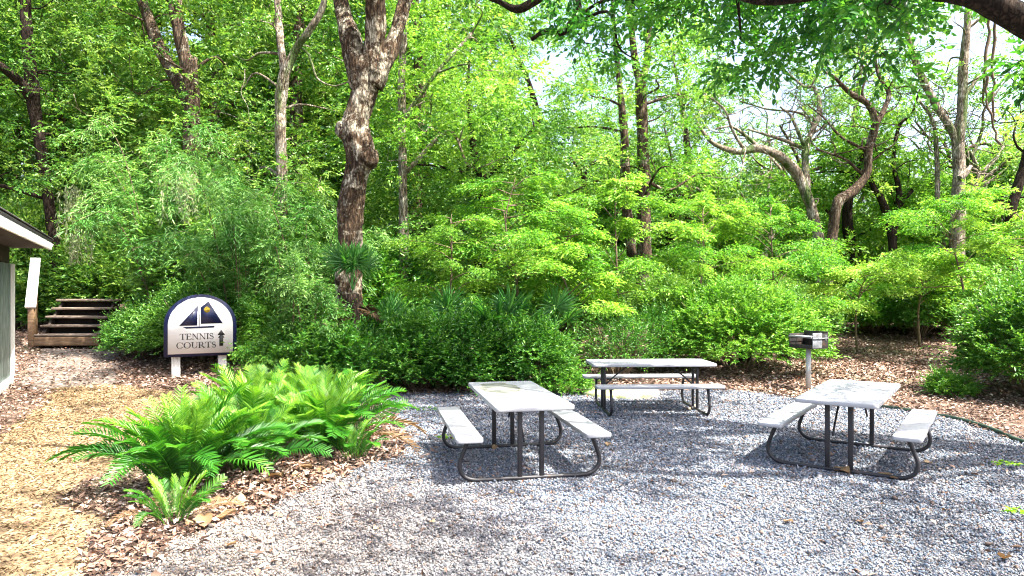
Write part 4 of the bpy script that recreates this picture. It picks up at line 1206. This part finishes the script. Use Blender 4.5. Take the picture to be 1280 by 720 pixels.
bx = boxclumps
T('slender_tree', 'slender pale trunked tree with a forked top left of the forked oak',
  [pl(17.5, (352, 330, 15), (352, 205, 13), (350, 150, 15), (353, 105, 14), (357, 85, 13)), pl(17.5, (356, 92, 10), (351, 55, 9), (348, 20, 9, .3), (342, -60, 7, .6)), pl(17.5, (356, 92, 11), (370, 60, 10), (388, 34, 9, -.2), (404, 4, 8, -.3), (420, -70, 6, -.6))],
  bx(1, 34, 285, -120, 425, 235, 16.6, 20, .75, 26), M['leaf_oak'], M['bark_pale'], 51, Ll=.10, Lw=.05, tone=.55, wander=12)
T('twin_oak', 'dark twin trunked oak high above the sign',
  [pl(21, (243, 340, 22), (240, 200, 20), (240, 140, 20), (236, 70, 19)), pl(21, (237, 90, 17), (224, 40, 16), (216, -20, 15), (205, -110, 10)), pl(21, (240, 140, 13), (222, 100, 16, .4), (200, 60, 15, .8), (178, 0, 13, 1.2), (160, -70, 9, 1.6))],
  bx(2, 80, 95, -170, 345, 260, 18.8, 24, 1.0, 30, avoid=((150, 60, 190, 110),)), M['leaf_oak'], M['bark_oak'], 52, Ll=.10, Lw=.05, tone=.55, wander=26)
T('leaning_oak', 'dark oak leaning out at the far left above the shed roof',
  [pl(21.5, (70, 330, 13), (52, 190, 13), (42, 130, 16), (38, 90, 15), (32, 20, 13), (30, -70, 10)), pl(21.5, (42, 125, 14), (28, 105, 12, -.3), (12, 90, 11, -.6), (-14, 72, 9, -1), (-60, 50, 7, -1.5))],
  bx(3, 70, -120, -150, 120, 240, 19, 25, 1.0, 30, avoid=((40, 40, 80, 95),)), M['leaf_far'], M['bark_dark'], 53, Ll=.10, Lw=.05, tone=.5, wander=22)
T('light_tree', 'tree with bright yellow green leaves just right of the forked oak',
  [pl(18.5, (505, 330, 13), (503, 180, 10), (502, 105, 10), (505, 40, 8), (512, -40, 6)), pl(18.5, (503, 150, 6), (545, 90, 5), (590, 40, 4, .5))],
  bx(4, 62, 470, -90, 640, 215, 17, 21, .8, 26, avoid=((590, 0, 660, 60),)), M['leaf_light'], M['bark_pale'], 54, Ll=.10, Lw=.05, tone=.42)
T('dark_leaved_tree', 'mid green tree standing behind the layered saplings in the middle',
  [pl(20, (600, 330, 16), (598, 230, 12), (590, 170, 8), (585, 110, 5), (588, 60, 2)), pl(20, (597, 230, 8), (635, 195, 6), (668, 158, 4))],
  bx(5, 60, 475, 130, 690, 300, 17.5, 22.5, .85, 28), M['leaf_oak'], M['bark_dark'], 55, Ll=.10, Lw=.05, tone=.5)
T('twin_trunk_tree', 'tall tree with a twin dark trunk in the middle of the picture',
  [pl(20, (806, 340, 20), (805, 270, 17), (804, 190, 15), (802, 130, 14), (801, 100, 14)), pl(20, (801, 105, 10), (794, 75, 9), (788, 20, 8), (780, -70, 6)), pl(20, (801, 105, 11), (808, 78, 9), (812, 30, 8), (818, -60, 6)), pl(20.6, (790, 320, 13), (782, 240, 12), (781, 180, 11), (778, 140, 9), (770, 60, 6), (764, -20, 3))],
  bx(6, 74, 690, -80, 885, 245, 18, 22.5, .8, 22), M['leaf_light'], M['bark_oak'], 56, Ll=.10, Lw=.05, tone=.3)
T('small_bare_tree', 'small bare forked tree far off in the bright gap left of the twin trunk tree',
  [pl(27, (732, 330, 10), (731, 232, 9), (730, 212, 8)), pl(27, (731, 214, 5), (722, 206, 4), (712, 196, 3)), pl(27, (730, 214, 6), (740, 203, 5), (760, 198, 3), (775, 190, 2)), pl(27, (730, 214, 4), (728, 195, 3), (733, 182, 2))],
  bx(7, 8, 700, 178, 770, 300, 26, 29, .7, 16), M['leaf_far'], M['bark_dark'], 57, Ll=.13, Lw=.065)
T('spreading_oak', 'pale spreading oak whose mossy limbs reach left over the rounded shrub',
  thin([pl(23, (1028, 335, 18), (1020, 282, 15), (1010, 247, 16), (996, 216, 17), (977, 196, 15, -.3), (950, 184, 13, -.6), (922, 188, 10, -1), (891, 177, 7, -1.4), (871, 152, 4, -1.6)),
   pl(23, (1011, 250, 10), (1008, 222, 11, .3), (1007, 185, 11, .6), (1016, 161, 9, .8), (1025, 138, 8, 1), (1019, 110, 6, 1.2), (1004, 106, 4, 1.4), (985, 90, 3, 1.6)),
   pl(23.6, (1007, 186, 7), (988, 177, 6), (965, 169, 4.5), (935, 160, 3)), pl(23.6, (1006, 182, 6), (996, 160, 5), (988, 143, 4), (975, 132, 2.5)), pl(22.4, (950, 184, 7), (932, 168, 5), (914, 157, 4), (895, 160, 2.5)),
   pl(22.2, (930, 186, 6), (915, 160, 4, -.3), (905, 135, 3.5, -.6), (880, 115, 2, -1)), pl(23.8, (1018, 156, 4), (1000, 140, 3.5), (960, 135, 3), (925, 125, 2))]),
  bx(8, 13, 870, 95, 1040, 215, 21.5, 25.5, .6, 10) + bx(81, 16, 900, -60, 1060, 70, 22, 26, .9, 24), M['leaf_far'], M['bark_pale'], 58, Ll=.11, Lw=.055, tone=.5, wander=60, dens=1.2)
T('crooked_oak', 'crooked dark oak with an S shaped trunk right of the spreading oak',
  thin([pl(22, (1034, 340, 17), (1042, 282, 15), (1048, 251, 17), (1066, 238, 15, .2), (1083, 216, 13, .3), (1086, 185, 12, .2), (1094, 155, 12), (1086, 130, 10, -.2), (1062, 114, 8, -.5), (1043, 95, 5, -.8), (1030, 88, 3, -1)),
   pl(22, (1094, 156, 9), (1106, 134, 8, .3), (1111, 114, 7, .5), (1098, 91, 5, .7), (1094, 55, 4, .9), (1100, 0, 3, 1)), pl(22.2, (1082, 186, 5), (1052, 170, 4), (1030, 146, 3), (1010, 130, 2)),
   pl(22.3, (1077, 216, 5), (1055, 197, 4), (1020, 185, 3)), pl(21.8, (1086, 135, 5), (1078, 115, 4), (1082, 92, 3), (1074, 70, 2))]),
  bx(9, 9, 1020, 60, 1130, 190, 20.5, 24, .55, 10) + bx(91, 14, 1030, -80, 1150, 60, 20.5, 24, .9, 24), M['leaf_far'], M['bark_oak'], 59, Ll=.11, Lw=.055, tone=.5, wander=55, dens=1.2)
T('thin_forked_tree', 'thin dark forked tree right of the crooked oak',
  [pl(24, (1118, 345, 11), (1113, 282, 10), (1101, 247, 9), (1091, 230, 7), (1080, 190, 4)), pl(24.2, (1117, 300, 8), (1119, 274, 7), (1124, 240, 7), (1117, 200, 5), (1124, 157, 4), (1140, 140, 3), (1150, 110, 2)), pl(24.2, (1120, 262, 5), (1132, 247, 5), (1141, 236, 4))],
  bx(10, 9, 1080, 110, 1165, 250, 23, 26, .6, 12), M['leaf_light'], M['bark_dark'], 60, Ll=.11, Lw=.055, wander=28, dens=1.2)
T('forked_pale_tree', 'straight grey trunk forking high, above the layered sapling on the right',
  [pl(23, (1196, 335, 19), (1198, 242, 16), (1199, 200, 14), (1198, 173, 14), (1203, 135, 12), (1204, 85, 11), (1209, 35, 9), (1214, -40, 7)), pl(23, (1197, 178, 11), (1188, 158, 9), (1175, 138, 9), (1153, 96, 9), (1137, 52, 7), (1120, -20, 5)), pl(22.8, (1200, 222, 9), (1208, 214, 7), (1214, 206, 4)), pl(23.4, (1172, 250, 6), (1171, 190, 6), (1166, 150, 4), (1150, 125, 3))],
  bx(11, 34, 1130, -80, 1300, 95, 21.5, 25, .85, 24) + bx(111, 7, 1150, 110, 1280, 240, 22, 26, .6, 12), M['leaf_light'], M['bark_pale'], 61, Ll=.11, Lw=.055, tone=.3, wander=34, dens=1.2)
T('edge_tree', 'dark trunk leaning in from the right edge of the picture',
  [pl(19, (1266, 350, 13), (1263, 275, 12), (1270, 240, 12), (1282, 200, 11), (1296, 130, 9), (1310, 30, 7)), pl(19, (1264, 265, 6), (1256, 258, 5), (1252, 240, 3))],
  bx(12, 14, 1230, 120, 1340, 250, 18.5, 21, .6, 14), M['leaf_light'], M['bark_dark'], 62, Ll=.10, Lw=.05, wander=8, dens=1.2)


def crooked(px, Y, h, seed, label):
    g = np.random.default_rng(seed); x = (px - CX) / F * Y; b = np.array([x, Y, float(hgt(x, Y))]); P = [b - [0, 0, .05]]; d = np.array([g.normal(0, .2), 0, 1.])
    for q in range(9):
        d = nrm(d + np.array([g.normal(0, .33), g.normal(0, .2), .16])); P.append(P[-1] + d * h / 9)
    tr = [(np.array(P), np.linspace(.15, .04, len(P)) * g.uniform(.8, 1.15))]
    for q in (4, 5, 6, 7):
        e = nrm(np.array([g.choice([-1, 1]) * 1., g.normal(0, .4), .6])); Q = [P[q]]
        for _ in range(6):
            e = nrm(e + g.normal(0, .4, 3) + [0, 0, .1]); Q.append(Q[-1] + e * .55)
        tr.append((np.array(Q), np.linspace(.07, .015, len(Q))))
    cl = [(P[-1] + g.normal(0, .8, 3), (.8, .8, .45), 20) for _ in range(7)]
    tree('crooked_tree', label, 'tree', b, tr, cl, M['leaf_far'], M['bark_pale'] if seed % 2 else M['bark_oak'], seed, Ll=.12, Lw=.06, group='slender crooked trees in the right background', wander=22, dens=1.2)


for k, (px, Y, h) in enumerate(((905, 27, 7.5), (955, 29, 8), (1062, 27, 8.5), (1148, 26, 8), (1172, 28, 9), (1222, 25, 8), (1246, 27, 9), (850, 28, 8), (1015, 30, 8.5))):
    crooked(px, Y, h, 900 + k, 'slender crooked tree far back among the oaks on the right')


# ------------------------------------------------------------------ live oak overhanging the yard from the right
def near_oak():
    base = np.array([7.4, 7.2, 0.])
    w = wp
    tr = [(np.array([(7.4, 7.2, -.05), (7.35, 7.15, 1.5), (7.2, 7.2, 3.2), (6.9, 7.4, 5.2), (6.2, 7.8, 7.6), (5.0, 8.2, 9.2)]), np.array([.52, .42, .36, .30, .22, .1])),
          (np.array([(7.25, 7.15, 2.9), w(1400, 110, 6.3), w(1330, 62, 6.1), w(1262, 14, 6.0), w(1190, -14, 6.0), w(1080, -22, 6.2), w(960, -2, 6.5), w(880, -25, 7.0), w(800, -60, 7.6)]), np.array([.22, .14, .122, .115, .10, .08, .05, .035, .02])),
          (np.array([(6.9, 7.4, 5.0), (5.2, 8.6, 6.4), (3.2, 9.6, 7.4), (.8, 10.4, 7.9), w(700, -40, 11.5), w(655, 8, 11.6), w(622, 0, 11.7), w(590, -12, 11.8)]), np.array([.2, .17, .13, .10, .09, .07, .04, .02])),
          (np.array([w(712, -30, 11.5), w(722, 12, 11.4), w(705, 38, 11.3), w(682, 38, 11.3), w(664, 48, 11.3)]), np.array([.07, .07, .06, .05, .03])),
          (np.array([(6.5, 7.6, 6.6), (4.0, 6.6, 8.0), (1.0, 6.0, 8.8), (-2.5, 6.4, 9.2)]), np.array([.17, .14, .10, .04])),
          (np.array([(7.2, 7.2, 3.4), (7.9, 6.2, 5), (8.6, 5.6, 7), (8.8, 5.4, 8.4)]), np.array([.2, .15, .1, .04]))]
    cl = boxclumps(21, 30, 690, -110, 860, 78, 9.0, 11.5, .55, 22) + boxclumps(22, 34, 850, -150, 1010, 66, 7.2, 9.5, .45, 22) + boxclumps(23, 28, 1000, -140, 1150, 70, 6.6, 8.6, .40, 20)
    cl += boxclumps(24, 5, 1262, 55, 1330, 110, 6.4, 7.2, .26, 16) + boxclumps(25, 8, 1130, -120, 1300, -30, 6.0, 8.0, .45, 20)
    g = np.random.default_rng(26)
    for _ in range(NSHADE):                                    # high canopy out of frame: it dapples the yard
        c = np.array([g.uniform(-.5, 13.5), 1.5 + 10.5 * g.random() ** 1.25, g.uniform(7.2, 9.8)])
        if c[2] < EYE + .50 * c[1] + 1: c[2] = EYE + .50 * c[1] + 1
        r = g.uniform(.4, .85); f = c[:2] - c[2] * FALL
        if np.hypot((f[0] + 2.4) / 1.5, (f[1] - 7.4) / 2) < 1 or np.hypot((f[0] - 8.5) / 3.6, (f[1] - 15.5) / 5) < 1: continue   # the fern bed and the clearing lie in sun
        cl.append((c, (r, r, r * .5), int(34 * r * r)))
    for q in ((.1, 6.9, 8.9), (-.1, 7.6, 9.3), (.3, 8.2, 8.7)): cl.append((np.array([q[0] + (q[2] - .7) * FALL[0], q[1] + (q[2] - .7) * FALL[1], q[2]]), (.75, .75, .4), 32))    # unseen leaf clumps added to shade the stained table
    tree('overhanging_oak', 'live oak reaching in from the right, its dark limb and leaves hanging across the top', 'tree', base, tr, cl, M['leaf_overhang'], M['bark_dark'], 71, .088, .052, 'oval', 9, .34, .5, lump=.05, seg=14, droop=.35, dens=1.0)


NSHADE = 215
near_oak()

# hanging vines
for k, (Y, pts, lab) in enumerate(((9.0, [(1236, -20), (1236, 30), (1232, 90), (1236, 133), (1250, 182)], 'ropy brown vine hanging below the dark limb at the top right'), (9.4, [(1246, -20), (1243, 60), (1240, 120), (1244, 152)], 'shorter brown vine hanging beside the ropy vine at the top right'))):
    P = [wp(a, b, Y) for a, b in pts]; p, r = catmull(P, np.linspace(.022, .012, len(P)), 6); g = np.random.default_rng(k); p = p + g.normal(0, .012, p.shape)
    mb = MB(); tube(mb, p, r, 7, .12, seed=k); tag(mb.build('hanging_vine', M['twig'], None, True), lab, 'vine', 'vines hanging at the top right')


# ------------------------------------------------------------------ forest behind
def proto_tree(seed, h, crown_r, zlo, nclump, ns, leafm, bark, Ll=.14, tone=.45):
    g = np.random.default_rng(seed)
    tr = [(np.array([(0, 0, -.1), (g.normal(0, .15), g.normal(0, .15), h * .3), (g.normal(0, .4), g.normal(0, .4), h * .6), (g.normal(0, .6), g.normal(0, .6), h * .92)]), np.array([.24, .19, .14, .04]))]
    cl = []
    for _ in range(nclump):
        q = g.uniform(0, 1); z = zlo + (h - zlo) * q; R_ = crown_r * (math.sin(PI * (.18 + .74 * q)) ** .7)
        a = g.uniform(0, 6.28); rr = R_ * math.sqrt(g.uniform(.1, 1)); r = g.uniform(.6, 1.2)
        cl.append(((math.cos(a) * rr, math.sin(a) * rr, z), (r, r, r * .6), int(ns * r)))
    t = tree('forest_tree', '', 'tree', (0, 0, 0), tr, cl, leafm, bark, seed, Ll, Ll * .5, 'diamond', 8, .5, tone, seg=8, maxbr=.7, dens=2.0)
    return t


PT = [proto_tree(500, 13, 3.4, 2.2, 75, 26, M['leaf_far'], M['bark_dark']), proto_tree(501, 11, 3.2, 1.6, 70, 26, M['leaf_oak'], M['bark_oak'], tone=.55),
      proto_tree(502, 14, 3.0, 3.5, 70, 26, M['leaf_light'], M['bark_pale'], tone=.25), proto_tree(503, 6.0, 2.6, .9, 55, 26, M['leaf_far'], M['bark_dark'], tone=.5), proto_tree(504, 5.2, 2.4, .8, 50, 26, M['leaf_light'], M['bark_dark'], tone=.3)]
GAPS = ((605, 640), (705, 745), (880, 950), (1105, 1160))


def forest():
    g = np.random.default_rng(600); used = set(); spots = []
    for Y, step in ((26.5, 3.6), (31, 4.0), (36, 4.4), (42, 5.0), (49, 6.0)):
        x = -Y * .86
        while x < Y * .86:
            spots.append((x + g.normal(0, .6), Y + g.normal(0, 1.2))); x += step * g.uniform(.8, 1.2)
    for x, y in spots:
        px = x / y * F + CX
        gap = any(a - 8 <= px <= b + 8 for a, b in GAPS) or (px > 860 and g.random() < .8)
        k = int(g.choice([3, 4])) if gap else int(g.choice(5, p=[.32, .26, .16, .14, .12]))
        if px < 470 and k in (2, 4): k = 0 if g.random() < .6 else 1
        o = PT[k]
        if k in used: o = copy_tree(o)
        used.add(k)
        o.location = (x, y, float(hgt(x, y)) - .05); o.rotation_euler = (0, 0, g.uniform(0, 6.28)); s = g.uniform(.9, 1.2) * (1.35 if px < 560 and k < 3 else 1.0); o.scale = (s, s, s * g.uniform(.95, 1.12))
        lab = ['tall dense mid green tree in the woodland behind the clearing', 'dark green broad crowned tree in the woodland behind the clearing', 'tall yellow green tree in the woodland behind the clearing', 'short mid green tree in the far woodland undergrowth', 'short yellow green tree in the far woodland undergrowth'][k]
        tag(o, lab, 'tree', ['tall mid green woodland trees', 'dark broad woodland trees', 'tall yellow green woodland trees', 'short mid green woodland trees', 'short yellow green woodland trees'][k])
    US = [protoshrub('us', M['leaf_oak'], 1.5, 1.3, 2.4, 2600, .12, .055, 700, tone=.45, nl=9, length=.32, kind='diamond', rough=.22), protoshrub('us', M['leaf_far'], 1.4, 1.4, 2.8, 2600, .12, .055, 701, tone=.5, nl=9, length=.32, kind='diamond', rough=.22), protoshrub('us', M['leaf_azalea'], 1.5, 1.4, 2.2, 2600, .12, .055, 702, tone=.45, nl=9, length=.32, kind='diamond', rough=.2)]
    lab = ['leafy green bush in the undergrowth behind the clearing', 'light mid green bush in the undergrowth behind the clearing', 'dark green bush in the shade behind the clearing']
    for Y, step in ((19.5, 2.1), (22.5, 2.3), (25.5, 2.6), (29, 3.2)):
        x = -Y * .82
        while x < Y * .84:
            px = x / Y * F + CX; k = int(g.choice(3, p=[.4, .3, .3] if px < 830 else [.25, .2, .55]))
            s = g.uniform(.7, 1.15) * (1.15 if px < 480 else .95 if px < 860 else .72)
            xx, yy = x + g.normal(0, .4), Y + g.normal(0, .6)
            x += step * g.uniform(.75, 1.2)
            if 1040 < px < 1180 and Y < 21 or (-120 < px < 190 and Y < 21): continue
            t = thing('woodland_bush', lab[k], 'bush', (xx, yy, float(hgt(xx, yy)) - .03), g.uniform(0, 6.28), ['leafy green undergrowth bushes', 'light green undergrowth bushes', 'dark undergrowth bushes'][k], (s, s, s * g.uniform(.85, 1.25)))
            for nm, me in US[k]: inst(nm, me, t)


forest()


# ------------------------------------------------------------------ hanging moss, weeds
def moss(label, px, py, Y, L, seed):
    g = np.random.default_rng(seed); c = wp(px, py, Y); mb = MB(); n = 20
    for k in range(n):
        l = L * g.uniform(.3, 1); s = c * 0 + np.array([g.normal(0, .16), g.normal(0, .12), g.normal(0, .05)])
        P = [s]
        for q in range(6): P.append(P[-1] + np.array([g.normal(0, .02), g.normal(0, .02), -l / 6]))
        P = np.array(P); D = np.gradient(P, axis=0)
        for rep in range(4):
            add_leaves(mb, P + g.normal(0, .015, P.shape), D + g.normal(0, .05, D.shape), unit(7, g), l / 5, .012, g.uniform(.2, .9, 7), 'diamond')
    o = mb.build('spanish_moss', M['moss']); o.location = c
    tag(o, label, 'moss', 'hanging grey moss')


for k, (px, py, Y, L, lab) in enumerate(((92, 235, 17.2, 1.0, 'grey moss hanging above the timber steps'), (232, 215, 15.6, 1.0, 'grey moss hanging in the feathery shrub above the sign'), (98, 292, 18.2, .7, 'short grey moss tuft low above the right end of the timber steps'))):
    moss(lab, px, py, Y, L, 800 + k)


def weed(label, px, py, n, R_, seed, leaf='leaf_weed'):
    g = np.random.default_rng(seed); Y = EYE * F / (py - CY); x = (px - CX) / F * Y; mb = MB()
    a = g.uniform(0, 6.28, n); r = R_ * np.sqrt(g.uniform(0, 1, n)); P = np.stack([np.cos(a) * r, np.sin(a) * r * .6, g.uniform(.01, .05, n)], -1)
    P[:, 2] *= .4; add_leaves(mb, P, unit(n, g) * [1, 1, .25] + [0, 0, .12], np.array([0, 0, 1.]) + g.normal(0, .4, (n, 3)), .05, .025, g.uniform(.1, .9, n), 'oval')
    o = mb.build('weed_patch', M[leaf]); o.location = (x, Y, float(hgt(x, Y)) + .01)
    tag(o, label, 'weeds', 'weed patches on the gravel')


weed('bright yellow green weed patch on the gravel at the right edge', 1262, 581, 60, .17, 1)
weed('small flat weed patch near the bottom right corner of the gravel', 1270, 641, 26, .10, 2)
weed('yellow green weeds under the left bench of the stained table', 562, 548, 40, .16, 3)
weed('faint weeds at the hedge foot left of the stained table', 530, 512, 60, .30, 4, 'leaf_azalea_bright')

# ------------------------------------------------------------------ light, sky, camera
sl = bpy.data.lights.new('sun', 'SUN'); sl.energy = 5.0; sl.angle = math.radians(.53); sl.color = (1, .95, .86)
so = bpy.data.objects.new('sun', sl); COL.objects.link(so); so.rotation_euler = sd.to_track_quat('Z', 'Y').to_euler(); so.location = (0, 0, 30)
w = bpy.data.worlds.new('World'); SC.world = w; w.use_nodes = True
nt = w.node_tree; bg = nt.nodes['Background']
sky = nt.nodes.new('ShaderNodeTexSky'); sky.sky_type = 'NISHITA'; sky.sun_disc = False; sky.sun_elevation = SUN_EL; sky.sun_rotation = SUN_AZ; sky.dust_density = 6.0; sky.air_density = 1.0
nt.links.new(sky.outputs[0], bg.inputs[0]); bg.inputs[1].default_value = .14

cam = bpy.data.cameras.new('camera'); cam.sensor_width = 36; cam.lens = F / 1280 * 36; cam.clip_end = 2000; cam.clip_start = .05
co = bpy.data.objects.new('camera', cam); COL.objects.link(co); co.location = (0, 0, EYE); co.rotation_euler = (PI / 2 + .0015, 0, 0); SC.camera = co
vs = SC.view_settings; vs.view_transform = 'Standard'; vs.look = 'None'; vs.gamma = 1; vs.use_curve_mapping = False; vs.exposure = 2.15
SC.cycles.max_bounces = 8; SC.cycles.diffuse_bounces = 4; SC.cycles.glossy_bounces = 2; SC.cycles.transmission_bounces = 5
SC.cycles.use_denoising = True; SC.cycles.filter_width = 1.1
